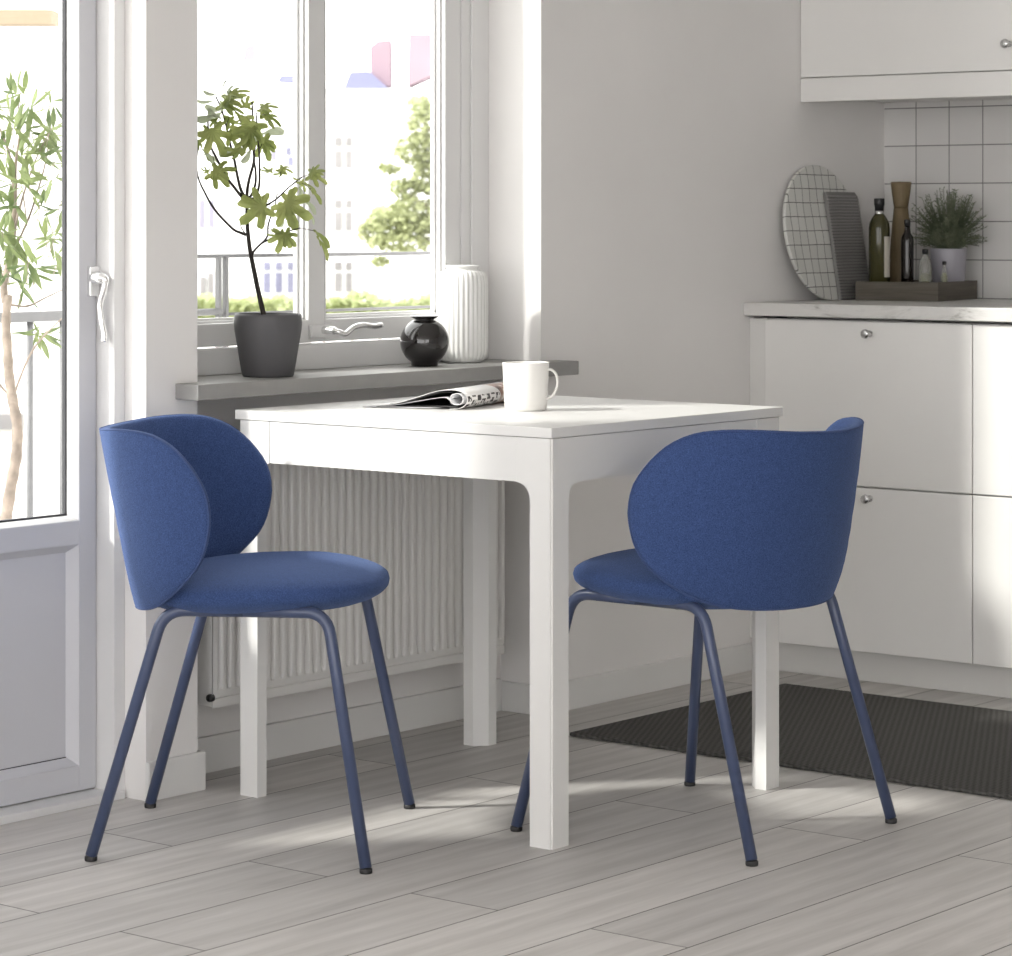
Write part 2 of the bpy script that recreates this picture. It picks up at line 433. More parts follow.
mb.box(-6.4, -6.2, -5.4, -4.9, 0, 2.5); mb.box(-6.4, -6.2, .5, EXT, 0, 2.5)
mb.box(-6.4, -6.2, -4.9, .5, 0, .15); mb.box(-6.4, -6.2, -4.9, .5, 2.4, 2.5)
smesh('wall_left', mb, WALL, 'plain wall, far left, with a wide opening added to let in light', 'wall')
# baseboards
T = .012
smesh('baseboard_left', MB().prism([(XP0-.003, W-T), (XP1+T, W-T), (XP1+T, RB-T), (XP1, RB-T), (XP1, W), (XP0-.003, W)], 'z', 0, .075, .0015), TRIM, 'white baseboard wrapped round the pillar foot', 'baseboard')
smesh('baseboard_rear', MB().box(XP1+T, XR-T, RB-T, RB, 0, .073, .0015), TRIM, 'white baseboard under the radiator', 'baseboard')
smesh('baseboard_right', MB().prism([(XR-T, RB), (XR, RB), (XR, W), (1.97, W), (1.97, W-T), (XR-T, W-T)], 'z', 0, .067, .0015), TRIM, 'white baseboard along the plain wall right of the niche', 'baseboard')

# ------------------------------------------------------------------ window_1
win = struct('window_1', 'white two-casement window above the grey sill', 'window', (.528, 1.03, .801))
YW = 1.03
MB().box(-.077, 1.131, .809, W, SZ0, SZ1, .002).box(XP1+.001, XR-.001, W-.002, 1.032, SZ0, SZ1, .001).build('window_sill', SILLM, win)
B0 = .855
mb = MB()      # outer frame: stepped
for (a, b_) in ((XP1, .075), (.981, XR)):
    mb.box(a, b_, YW, 1.068, SZ1, HEAD, .002)
mb.box(.075, .981, YW-.004, 1.068, SZ1, B0, .003)
mb.box(XP1, XR, YW, 1.068, HEAD-.055, HEAD, .002)
mb.box(.475+.008, .5245, YW+.044, 1.068, B0, HEAD-.055, .002)
# side bead of the outer frame
mb.box(1.011, XR, YW-.006, YW, SZ1, HEAD, .002); mb.box(XP1, .03, YW-.006, YW, SZ1, HEAD, .002)
mb.build('window_frame', FRAME, win)
def casement(x0, x1, parent, st_l, st_r, lbead=True):
    # sash: stiles, rails, beads, gasket, pane
    z0, z1 = B0+.004, HEAD-.057
    mb = MB(); yf, yb = YW+.002, YW+.043
    mb.box(x0, x0+st_l, yf, yb, z0, z1, .003); mb.box(x1-st_r, x1, yf, yb, z0, z1, .003)
    mb.box(x0+st_l-.001, x1-st_r+.001, yf, yb, z0, .907, .003); mb.box(x0+st_l-.001, x1-st_r+.001, yf, yb, z1-.05, z1, .003)
    s = mb.build('casement', FRAME, parent)
    gx0, gx1, gz0, gz1 = x0+st_l, x1-st_r, .907, z1-.05
    b = MB(); q = .009
    for (p, r) in ((YW+.014, .005), (YW+.026, .010)):
        if lbead: b.box(gx0, gx0+r, p, p+.012, gz0, gz1, .001)
        b.box(gx1-r, gx1, p, p+.012, gz0, gz1, .001)
        b.box(gx0, gx1, p, p+.012, gz0, gz0+r, .001); b.box(gx0, gx1, p, p+.012, gz1-r, gz1, .001)
    b.build('glazing_bead', FRAME, s)
    MB().box(gx0, gx1, YW+.038, YW+.041, gz0, gz1).build('pane', GLASS, s)
    return s
c1 = casement(.040, .5255, win, .095, .051)
c2 = casement(.5262, .9805, win, .0035, .0545, False)
# window handle
h = MB().box(.474, .534, YW-.008, YW+.002, .868, .896, .002).build('handle_plate', FRAME, win)
lev = catmull([(.512, YW-.004, .884), (.513, YW-.030, .884), (.517, YW-.046, .881), (.535, YW-.050, .877), (.560, YW-.050, .889), (.590, YW-.050, .8935), (.625, YW-.049, .8895), (.652, YW-.048, .8915)], 5)
MB().tube(lev, [.0085 if i < 8 else .0062 for i in range(len(lev))], 12).build('handle', HANDLE, win)

# ------------------------------------------------------------------ door_1 (balcony door)
door = struct('door_1', 'white glazed balcony door left of the pillar', 'door', (-.65, .95, 0))
DL, DR = -1.10, -.184
mb = MB()
mb.box(DR, XP0, .930, 1.055, 0, HEAD, .002)
mb.box(-1.2, DL, .930, 1.055, 0, HEAD, .002); mb.box(-1.2, XP0, .930, 1.055, HEAD-.06, HEAD, .002)
mb.build('door_frame', FRAME, door)
MB().box(-1.2, DR+.02, .920, 1.07, 0, .0155, .002).build('threshold', FRAME, door)
YD = .978
mb = MB(); dz0, dz1 = .018, HEAD-.065
gr, gl = -.231, -1.045      # glass opening
mb.box(gr, DR-.002, YD, YD+.041, dz0, dz1, .003); mb.box(DL+.002, gl, YD, YD+.041, dz0, dz1, .003)
mb.box(gl-.001, gr+.001, YD, YD+.041, .493, .541, .003); mb.box(gl-.001, gr+.001, YD, YD+.041, dz0, .068, .003); mb.box(gl-.001, gr+.001, YD, YD+.041, dz1-.06, dz1, .003)
leaf = mb.build('door_leaf', DOORM, door)
MB().box(gl, gr, YD+.022, YD+.04, .066, .495).build('lower_panel', DOORM, leaf)
mb = MB()
def beadrect(mb, x0, x1, z0, z1, y, d, wd):
    # mitred sloping bead
    poly = [(0, 0), (wd, d), (wd, d+.004), (0, d+.004)]
    for i in range(1):
        o = [(x0, z0), (x1, z0), (x1, z1), (x0, z1)]; n_ = [(x0+wd, z0+wd), (x1-wd, z0+wd), (x1-wd, z1-wd), (x0+wd, z1-wd)]
        V = [(p[0], y, p[1]) for p in o]+[(p[0], y+d, p[1]) for p in n_]+[(p[0], y+d+.012, p[1]) for p in n_]
        F = [(i, (i+1) % 4, 4+(i+1) % 4, 4+i) for i in range(4)]+[(4+i, 4+(i+1) % 4, 8+(i+1) % 4, 8+i) for i in range(4)]
        mb.add(V, F)
beadrect(mb, gl, gr, .068, .493, YD+.002, .008, .006)
beadrect(mb, gl+.006, gr-.006, .074, .487, YD+.010, .012, .009)
mb.build('panel_moulding', DOORM, leaf)
mb = MB()
beadrect(mb, gl, gr, .541, dz1-.06, YD+.002, .008, .005)
beadrect(mb, gl+.005, gr-.005, .546, dz1-.065, YD+.010, .018, .003)
mb.build('glazing_bead', FRAME, leaf)
mb = MB(); g0, g1, a0, a1 = gl+.008, gr-.008, .549, dz1-.068; gy0, gy1 = YD+.030, YD+.037
mb.box(g1-.0025, g1+.001, gy0-.003, gy1, a0, a1); mb.box(g0-.001, g0+.004, gy0-.004, gy1, a0, a1); mb.box(g0, g1, gy0-.004, gy1, a0-.001, a0+.003); mb.box(g0, g1, gy0-.004, gy1, a1-.004, a1)
mb.build('gasket', GASKET, leaf)
MB().box(g0, g1, gy0, gy0+.004, a0, a1).build('pane', GLASS, leaf)
mb = MB(); mb.box(gr-.008-.002, gr-.0075, YD+.0205, YD+.024, .07, .49); mb.box(gl+.015, gr-.015, YD+.0205, YD+.024, .0815, .0835)
mb.build('panel_gasket', GASKET, leaf)
MB().box(-.2105, -.1865, YD-.010, YD+.001, .972, 1.030, .002).build('handle_plate', HANDLE, leaf)
lev = catmull([(-.200, YD-.008, 1.008), (-.199, YD-.026, 1.008), (-.197, YD-.038, 1.003), (-.198, YD-.034, .982), (-.200, YD-.026, .955), (-.198, YD-.028, .925), (-.197, YD-.034, .900), (-.198, YD-.034, .884)], 5)
MB().tube(lev, [.0125]*6+[.0115, .0105, .0095, .0085, .008]+[.0065]*(len(lev)-11), 12).build('handle', HANDLE, leaf)

# ------------------------------------------------------------------ radiator
rad = thing('radiator', 'white ribbed panel radiator mounted under the window sill', 'radiator', (.495, .93, .155))
rx0, rx1, rz0, rz1, RY = .038, .958, .155, .665, .885
xs = []; pitch = .0252; x = rx0+.014
xs = [(rx0, 0), (x-.001, 0)]
while x < rx1-.022:
    for dx, d in ((.0, 0), (.0022, .35), (.0050, 1), (.0095, 1), (.0123, .35), (.0145, 0), (.0200, -.12)): xs.append((x+dx, d))
    x += pitch
xs.append((rx1, 0))
zs = [(rz0, 0), (rz0+.014, 0), (rz0+.015, .55), (rz0+.018, .55), (rz0+.019, 0), (rz0+.030, 0), (rz0+.033, .4), (rz0+.038, .85), (rz0+.044, 1), (rz1-.040, 1), (rz1-.034, .8), (rz1-.03, 0), (rz1, 0)]
V = []; F = []
for j, (z, k) in enumerate(zs):
    for i, (x, d) in enumerate(xs):
        groove = d*(k if not (j in (2, 3)) else 0)*.007
        if j in (2, 3): groove = .003
        V.append((x, RY+groove, z))
nx = len(xs)
for j in range(len(zs)-1):
    for i in range(nx-1): F.append((j*nx+i, j*nx+i+1, (j+1)*nx+i+1, (j+1)*nx+i))
MB().add(V, F, False).build('front_panel', RADM, rad)
MB().box(rx0, rx0+.0015, RY, .955, rz0, rz1-.0).box(rx1-.0015, rx1, RY, .955, rz0, rz1).box(rx0, rx1, RY, RY+.0015, rz0-.004, rz0).build('side_panel', RADM, rad)
MB().box(rx0+.004, rx1-.004, .952, .956, rz0+.01, rz1-.01).build('back_panel', RADM, rad)
mb = MB()
for k in range(36): mb.box(rx0+.004+k*.0252, rx0+.016+k*.0252, RY+.005, .953, rz1-.004, rz1, 0)
mb.box(rx0, rx1, RY, RY+.006, rz1-.006, rz1+.002); mb.box(rx0, rx1, .949, .956, rz1-.006, rz1+.002)
mb.build('top_grille', RADM, rad)
MB().lathe([(0, -.001), (.007, -.001), (.008, .002), (.008, .010), (.0, .010)], (rx0-.006, RY+.004, .172), 16, (1, 0, 0)).build('bleed_plug', BLACK, rad)
MB().lathe([(.0, 0), (.006, 0), (.007, .006), (.007, .014), (0, .014)], (rx1-.002, RY+.022, .190), 16, (1, 0, 0)).build('valve_plug', RADM, rad)
for bx_ in (.2, .76): MB().box(bx_, bx_+.03, .957, RB-.0005, .25, .55).build('wall_bracket', RADM, rad)
MB().tube([(rx1-.03, .945, rz0+.01), (rx1-.03, .945, .08), (rx1-.03, .965, 0.0)], .008, 10).build('supply_pipe', RADM, rad)

# ------------------------------------------------------------------ table
TX, TY = .735, .777
tab = thing('dining_table', 'white square dining table with rounded frame corners between two blue chairs', 'table', (TX/2, TY/2, 0))
MB().box(0, TX+.007, 0, TY+.008, .7315, .75, .0015).build('tabletop', TABLEW, tab)
ST = .7305; AZ = .6495
for (ox, oy, sx, sy) in ((0, 0, 1, 1), (0, TY, 1, -1), (TX, 0, -1, 1), (TX, TY, -1, -1)):
    e = .0015
    w_, s_ = .051, .027
    sec = [(e, e), (w_, e), (w_, s_), (s_, w_), (e, w_)]
    bm = bmesh.new()
    lo = [bm.verts.new((ox+sx*p[0], oy+sy*p[1], 0)) for p in sec]; hi = [bm.verts.new((ox+sx*p[0], oy+sy*p[1], ST)) for p in sec]
    for i in range(5): bm.faces.new((lo[i], lo[(i+1) % 5], hi[(i+1) % 5], hi[i]))
    bm.faces.new(lo[::-1]); bm.faces.new(hi); bmesh.ops.recalc_face_normals(bm, faces=bm.faces[:])
    ed = [ed for ed in bm.edges if abs(ed.verts[0].co.z-ed.verts[1].co.z) > .1 and abs(ed.verts[0].co.x-(ox+sx*e)) < 1e-4 and abs(ed.verts[0].co.y-(oy+sy*e)) < 1e-4]
    bmesh.ops.bevel(bm, geom=ed, offset=.004, segments=3, affect='EDGES')
    mb = MB().addbm(bm)
    # rounded shoulders reaching out under the apron line
    hd, r = .082, .031
    arc = [(w_+r-r*math.cos(t), AZ-r+r*math.sin(t)) for t in [PI/2*k/10 for k in range(11)]]
    poly = [(w_, ST), (w_, AZ-r)]+arc[1:]+[(hd, AZ), (hd, ST)]
    mb.prism([(ox+sx*p[0], p[1]) for p in poly], 'y', oy+sy*e, oy+sy*.0235)
    mb.prism([(oy+sy*p[0], p[1]) for p in poly], 'x', ox+sx*e, ox+sx*.0235)
    leg = mb.build('leg', TABLEW, tab)
    MB().prism([(ox+sx*(p[0]*.86+.004), oy+sy*(p[1]*.86+.004)) for p in sec], 'z', -.0, .003).build('foot_pad', BLACK, leg)
hx = .083
mb = MB().box(.0025, .022, hx, TY-hx, AZ+.001, ST); mb.build('apron', TABLEW, tab)
MB().box(TX-.022, TX-.0025, hx, TY-hx, AZ+.001, ST).build('apron', TABLEW, tab)
MB().box(hx, TX-hx, .0025, .022, AZ+.001, ST).build('apron', TABLEW, tab)
MB().box(hx, TX-hx, TY-.022, TY-.0025, AZ+.001, ST).build('apron', TABLEW, tab)

# ------------------------------------------------------------------ chairs (local: +a forward, +b left)
def interp(tb, x):
    if x <= tb[0][0]: return tb[0][1]
    for (x0, y0), (x1, y1) in zip(tb, tb[1:]):
        if x <= x1: return y0+(y1-y0)*(x-x0)/(x1-x0)
    return tb[-1][1]
BT = [(.42, .238), (.44, .254), (.46, .270), (.48, .279), (.5, .285), (.55, .289), (.6, .291), (.65, .288), (.7, .281), (.745, .273)]
def shell_pt(th, z, off=0):
    def P(th, z):
        A = .213+.209*(z-.42); B = interp(BT, z)
        n = 2.0
        c, s = math.cos(th), math.sin(th)
        return Vector((-A*(abs(c)**(2/n))*(1 if c >= 0 else -1), B*(abs(s)**(2/n))*(1 if s >= 0 else -1), z))
    p = P(th, z)
    if off:
        e = 1e-3; a = P(th+e, z)-P(th-e, z); b = P(th, z+.01)-P(th, z-.01)
        n = a.cross(b).normalized()
        if n.dot(Vector((p.x, p.y, 0))) > 0: n = -n
        p = p+n*off
    return p
half = [(0, .7415), (20, .744), (38, .7495), (52, .7505), (62, .744), (70, .7265), (75.8, .702), (79.6, .68), (82.3, .66), (84, .64), (84.9, .61), (84.3, .58), (82.0, .545), (78.6, .52), (74, .50), (68.5, .48), (61.5, .46), (53, .4425), (42, .431), (25, .4245), (0, .4225)]
loop = half+[(-t, z) for t, z in half[-2:0:-1]]
dens = catmull([(math.radians(t)*.27, z, 0) for t, z in loop], 10, True)
# resample evenly
L_ = [0]
for i in range(len(dens)): L_.append(L_[-1]+(dens[(i+1) % len(dens)]-dens[i]).length)
NB = 112; BND = []; j = 0
for k in range(NB):
    s_ = L_[-1]*k/NB
    while L_[j+1] < s_: j += 1
    t = (s_-L_[j])/(L_[j+1]-L_[j]); p = dens[j].lerp(dens[(j+1) % len(dens)], t); BND.append((p.x/.27, p.y))
ZC = .590
def backrest_mb():
    rings = [(.12, 0), (.25, 0), (.38, 0), (.5, 0), (.6, 0), (.7, 0), (.79, 0), (.87, 0), (.93, 0), (.965, 0), (.985, .0006), (.996, .003), (1.0, .0065), (.999, .011), (.993, .015), (.978, .0185), (.95, .0215), (.90, .025), (.83, .028), (.74, .030), (.64, .031), (.52, .032), (.4, .032), (.27, .032), (.13, .032)]
    V = [shell_pt(0, ZC)]; F = []
    for r, o in rings:
        for th, z in BND: V.append(shell_pt(th*r, ZC+(z-ZC)*r, o))
    V.append(shell_pt(0, ZC, .032))
    for k in range(NB): F.append((0, 1+k, 1+(k+1) % NB))
    for i in range(len(rings)-1):
        for k in range(NB):
            a = 1+i*NB; F.append((a+k, a+NB+k, a+NB+(k+1) % NB, a+(k+1) % NB))
    a = 1+(len(rings)-1)*NB
    for k in range(NB): F.append((a+k, len(V)-1, a+(k+1) % NB))
    return MB().add(V, F, True)
def seat_mb():
    N = 72; a0, fr, re_, hw = .012, .232, .205, .250
    prof = []
    for k in range(11): r = k/10*.9; prof.append((r, .471+.037*(1-r**3.0)**.52))
    for r in (.93, .955, .975, .99): prof.append((r, .471+.037*(1-r**3.0)**.52))
    prof.append((1, .468))
    for r in (.992, .975, .95, .9, .8, .65, .45, .2, 0): prof.append((r, .466-.046*(1-r**3.2)**.5))
    V = []; F = []
    n = 2.25
    for r, z in prof:
        for k in range(N):
            t = 2*PI*k/N; c, s = math.cos(t), math.sin(t)
            ca = abs(c)**(2/n)*(1 if c > 0 else -1); sb = abs(s)**(2/n)*(1 if s > 0 else -1)
            rr = max(r, 1e-4)
            a = a0+(fr if ca > 0 else re_)*ca*rr
            V.append((a, hw*sb*rr, z-.003*max(0, (a-.08)/.16)**2-.012*max(0, (.10-a)/.3)))
    for i in range(len(prof)-1):
        for k in range(N): F.append((i*N+k, (i+1)*N+k, (i+1)*N+(k+1) % N, i*N+(k+1) % N))
    return MB().add(V, F, True)
def make_chair(label):
    t = thing('dining_chair', label, 'chair', (0, 0, 0), 'blue dining chairs at the table')
    bk = backrest_mb().build('backrest', FABRIC, t)
    rim = [shell_pt(th*.9965, ZC+(z-ZC)*.9965, .0015) for th, z in BND]
    MB().tube(rim, .0017, 6, closed=True).build('piping', PIPE, bk)
    seat_mb().build('seat', FABRIC, t)
    TZ, TR = .4365, .0105
    for s in (1, -1):
        railz = TZ
        rp = (-.122, s*.200, railz); fp = (.168, s*.203, railz)
        rear_foot = (-.2455, s*.2265, .009); front_foot = (.2465, s*.2705, .009)
        mid = (.02, s*.2015, railz)
        r_path = fillet_path([mid, rp, rear_foot], .040); f_path = fillet_path([mid, fp, front_foot], .040)
        lg = MB().tube(r_path, TR, 16).build('leg', TUBE, t)
        MB().lathe([(0, 0), (.0105, 0), (.0112, .002), (.0112, .0075), (.009, .0095), (0, .0095)], (rear_foot[0]-.0003, rear_foot[1], 0), 20).build('foot_cap', BLACK, lg)
        lg = MB().tube(f_path, TR, 16).build('leg', TUBE, t)
        MB().lathe([(0, 0), (.0105, 0), (.0112, .002), (.0112, .0075), (.009, .0095), (0, .0095)], (front_foot[0]+.0003, front_foot[1], 0), 20).build('foot_cap', BLACK, lg)
        for a in (.085, .12, -.06): MB().lathe([(0, 0), (.0045, 0), (.005, .003), (.005, .006), (0, .006)], (a, s*.190, TZ-.012), 12).build('screw', BLACK, t)
    for a in (-.085, .115):
        MB().box(a-.012, a+.012, -.20, .20, TZ-.004, TZ+.006, .002).build('cross_bar', TUBE, t)
    # bracket joining backrest and frame
    MB().box(-.170, -.10, -.09, .09, .425, .433, .002).build('back_bracket', TUBE, t)
    return t
ch = make_chair('blue upholstered chair seen from its side, left of the white table')
def copy_tree(o, parent=None):
    c = o.copy(); COL.objects.link(c)
    if parent is not None: c.parent = parent
    for k in list(o.children): copy_tree(k, c)
    return c
ch2 = copy_tree(ch)
ch.location = (-.247, .493, 0); ch.rotation_euler = (0, 0, -.994)
ch2.location = (.355, -.099, 0); ch2.rotation_euler = (0, 0, 1.561)
ch2['label'] = 'blue upholstered chair seen from behind, pushed under the near right table side'

# ------------------------------------------------------------------ kitchen units
DX = 1.898
base = 'base cabinets under the worktop'
def knob(c, parent, ax=(-1, 0, 0)):
    return MB().lathe([(0, -.001), (.008, -.001), (.008, .002), (.0042, .004), (.0042, .014), (.0095, .018), (.0115, .022), (.0105, .026), (.006, .028), (0, .0285)], c, 24, ax).build('knob', STEEL, parent)
def unit(y1, y0, label, filler=False):
    t = thing('base_cabinet', label, 'cabinet', ((DX+XK)/2, (y0+y1)/2, .08), base)
    MB().box(DX+.020, XK-.003, y0+.001, y1-.001, .08, .876, .001).box(DX+.10, XK-.003, y0+.001, y1-.001, .876, .8833).build('body', CARC, t)
    for z0, z1, kz in ((.0785, .4735, .449), (.4775, .874, .846)):
        d = MB().box(DX, DX+.018, y0+.0015, y1-.0015, z0, z1, .0012).build('drawer', CABM, t)
        knob((DX, (y0+y1)/2-.012, kz), d)
    return t
YC1, YC0 = .819, .2345
unit(YC1, YC0, 'white two-drawer base cabinet nearest the plain wall, metal knobs visible')
unit(YC0, -.35, 'white two-drawer base cabinet cut off by the photo right edge')
MB_f = MB().box(DX+.012, XK-.003, YC1+.0005, W-.0005, .08, .876, .001)
o = MB_f.build('filler_panel', CARC); o['label'] = 'narrow pale filler panel between the base cabinet and the plain wall'; o['category'] = 'panel'
o = MB().box(1.941, 1.957, -.35, W-.001, 0, .0795, .001).build('plinth', PLINTHM); o['label'] = 'pale grey plinth board under the base cabinets'; o['category'] = 'plinth'
o = MB().box(1.881, XK-.001, -.4, W-.001, .8835, .915, .0015).build('worktop', MARBLE); o['label'] = 'white marble-look worktop on the base cabinets'; o['category'] = 'worktop'
# wall cabinet
t = thing('wall_cabinet', 'white wall cabinet with one small knob hanging over the tiles', 'cabinet', (2.34, .57, 1.42))
UX = 2.138
MB().box(UX+.020, XK-.001, .262, W-.001, 1.432, 2.12, .001).build('body', CARC, t)
MB().box(UX, UX+.018, .262, W-.002, 1.421, 1.4805, .0012).build('valance', CABM, t)
d = MB().box(UX, UX+.018, .2625, W-.002, 1.4835, 2.12, .0012).build('door', CABM, t)
knob((UX, .270, 1.546), d)
t = thing('wall_cabinet', 'white wall cabinet cut off by the right edge of the photo', 'cabinet', (2.34, -.04, 1.42))
MB().box(UX+.020, XK-.001, -.34, .260, 1.432, 2.12, .001).build('body', CARC, t)
MB().box(UX, UX+.018, -.34, .2605, 1.421, 1.4805, .0012).build('valance', CABM, t)
MB().box(UX, UX+.018, -.34, .2605, 1.4835, 2.12, .0012).build('door', CABM, t)

# rug
mb = MB().box(.903, 1.745, -.75, .660, .0005, .009, .003); rg = mb.build('rug', RUGM)
rg['label'] = 'dark charcoal ribbed flatweave rug in front of the base cabinets'; rg['category'] = 'rug'
for sfx in ((.903, .915), (1.733, 1.745)):
    pass

# ------------------------------------------------------------------ things on the worktop
CZ = .9151
tx0, tx1, ty0, ty1 = 2.262, 2.262+.268, .541, .541+.225
t = thing('serving_tray', 'dark grey wooden tray on the worktop holding bottles and herbs', 'tray', (2.264, .547, CZ))
t.rotation_euler = (0, 0, math.radians(8.4))
mb = MB(); th_ = .009; hz = .048
MB().box(tx0+th_, tx1-th_, ty0+th_, ty1-th_, CZ, CZ+.008).build('base', TRAYM, t)
for (a, b_, c, d_) in ((tx0, tx0+th_, ty0, ty1), (tx1-th_, tx1, ty0, ty1), (tx0+th_, tx1-th_, ty0, ty0+th_), (tx0+th_, tx1-th_, ty1-th_, ty1)):
    MB().box(a, b_, c, d_, CZ, CZ+hz, .001).build('side', TRAYM, t)
TZ0 = CZ+.0083
def onray(px, d):   # ground point at depth d under pixel column px
    p = at(px, 300, d); return p.x, p.y
def S(d): return FPX/d
# green bottle
bx, by = onray(879.3, 7.20); H = lambda row, d: CAM.z+(HY-row)/FPX*d
def lathe_thing(name, label, cat, c, specs, group=None):
    t = thing(name, label, cat, c, group)
    for nm, prof, mat in specs: MB().lathe(prof, c, 40).build(nm, mat, t)
    return t
z0 = TZ0
def hz_(row, d): return H(row, d)-z0
d = 7.276
bx, by = onray(879.3, d)
ht = [hz_(r, d) for r in (216, 219, 224, 211, 198.5)]
t = lathe_thing('oil_bottle', 'green glass oil bottle with black stopper and cream label, tallest bottle in the tray', 'bottle', (bx, by, z0),
  [('body', [(0, 0), (.024, 0), (.027, .003), (.027, hz_(228, d)), (.0255, hz_(223, d)), (.019, hz_(218, d)), (.011, hz_(213.5, d)), (.0105, hz_(211, d)), (0, hz_(211, d))], GREENGL),
   ('collar', [(.0108, hz_(215, d)), (.0118, hz_(214.6, d)), (.0118, hz_(211, d)), (.0108, hz_(210.8, d))], STEEL),
   ('stopper', [(0, hz_(211, d)), (.0115, hz_(211, d)), (.0118, hz_(206, d)), (.0135, hz_(205, d)), (.0135, hz_(199, d)), (.0125, hz_(198.4, d)), (0, hz_(198.4, d))], CAPM)])
# label: curved patch on the side facing right of the camera
mb = MB(); n = 10; V = []; F = []
base_ang = math.atan2((-FW).y, (-FW).x)
for i in range(n+1):
    an = base_ang+math.radians(20)+math.radians(52)*i/n
    for zz in (hz_(277, d), hz_(236.5, d)): V.append((bx+.0274*math.cos(an), by+.0274*math.sin(an), z0+zz))
for i in range(n): F.append((2*i, 2*i+2, 2*i+3, 2*i+1))
MB().add(V, F, True).build('paper_label', LABELM, t)
# pepper mill
d = 7.358; bx, by = onray(901.0, d)
R_ = lambda px: px/2/S(d)
lathe_thing('pepper_mill', 'tall waisted wooden pepper mill at the back of the tray', 'mill', (bx, by, z0),
  [('body', [(0, 0), (R_(21.5), 0), (R_(22), .004), (R_(22), hz_(262, d)), (R_(21), hz_(259.9, d)), (R_(21), hz_(259, d)), (R_(22), hz_(257.8, d)), (R_(20.5), hz_(240, d)), (R_(17), hz_(220, d)), (R_(14.3), hz_(208.2, d)), (R_(13.2), hz_(207.9, d)), (0, hz_(207.9, d))], MILLM),
   ('top', [(0, hz_(207.9, d)), (R_(13.2), hz_(207.9, d)), (R_(14.2), hz_(207.5, d)), (R_(14.4), hz_(206, d)), (R_(17.5), hz_(196, d)), (R_(20.6), hz_(184.5, d)), (R_(20.6), hz_(182.6, d)), (R_(19), hz_(181.8, d)), (0, hz_(181.6, d))], MILLM)])
# dark bottle
d = 7.265; bx, by = onray(907.3, d)
R_ = lambda px: px/2/S(d)
lathe_thing('sauce_bottle', 'small dark bottle with black cap in front of the pepper mill', 'bottle', (bx, by, z0),
  [('body', [(0, 0), (R_(12), 0), (R_(12.6), .003), (R_(12.6), hz_(240, d)), (R_(11.5), hz_(236.5, d)), (R_(7), hz_(233, d)), (R_(5.5), hz_(230, d)), (R_(5.5), hz_(226, d)), (0, hz_(226, d))], DARKGL),
   ('cap', [(0, hz_(226, d)), (R_(6.4), hz_(226, d)), (R_(6.4), hz_(220, d)), (R_(5.4), hz_(219.4, d)), (0, hz_(219.3, d))], CAPM)])
# small round flask with oil
d = 7.235; bx, by = onray(925.2, d)
R_ = lambda px: px/2/S(d)
lathe_thing('glass_flask', 'small clear glass flask of green oil with black stopper', 'bottle', (bx, by, z0),
  [('glass', [(0, 0), (R_(12.5), 0), (R_(13.2), .004), (R_(13.0), hz_(268, d)), (R_(10.5), hz_(261, d)), (R_(6), hz_(257, d)), (R_(4.5), hz_(255, d)), (R_(5), hz_(253.5, d)), (0, hz_(253.5, d))], CLEARGL),
   ('oil', [(0, .002), (R_(12), .002), (R_(12), hz_(273.5, d)), (0, hz_(273.5, d))], OIL),
   ('stopper', [(0, hz_(254, d)), (R_(5.8), hz_(254, d)), (R_(6), hz_(249.5, d)), (R_(5), hz_(249, d)), (0, hz_(249, d))], CAPM)])
d = 7.25; bx, by = onray(944.3, d)
R_ = lambda px: px/2/S(d)
lathe_thing('glass_vial', 'tiny narrow glass bottle of oil before the herb pot', 'bottle', (bx, by, z0),
  [('glass', [(0, 0), (R_(7), 0), (R_(7.6), .003), (R_(7.4), hz_(276, d)), (R_(5), hz_(271, d)), (R_(2.8), hz_(267, d)), (R_(2.8), hz_(264.5, d)), (0, hz_(264.5, d))], CLEARGL),
   ('oil', [(0, .002), (R_(6.8), .002), (R_(6.8), hz_(277, d)), (R_(4.6), hz_(273, d)), (0, hz_(273, d))], OIL),
   ('stopper', [(0, hz_(264.8, d)), (R_(3.8), hz_(264.8, d)), (R_(4.4), hz_(261.5, d)), (0, hz_(261, d))], CAPM)])
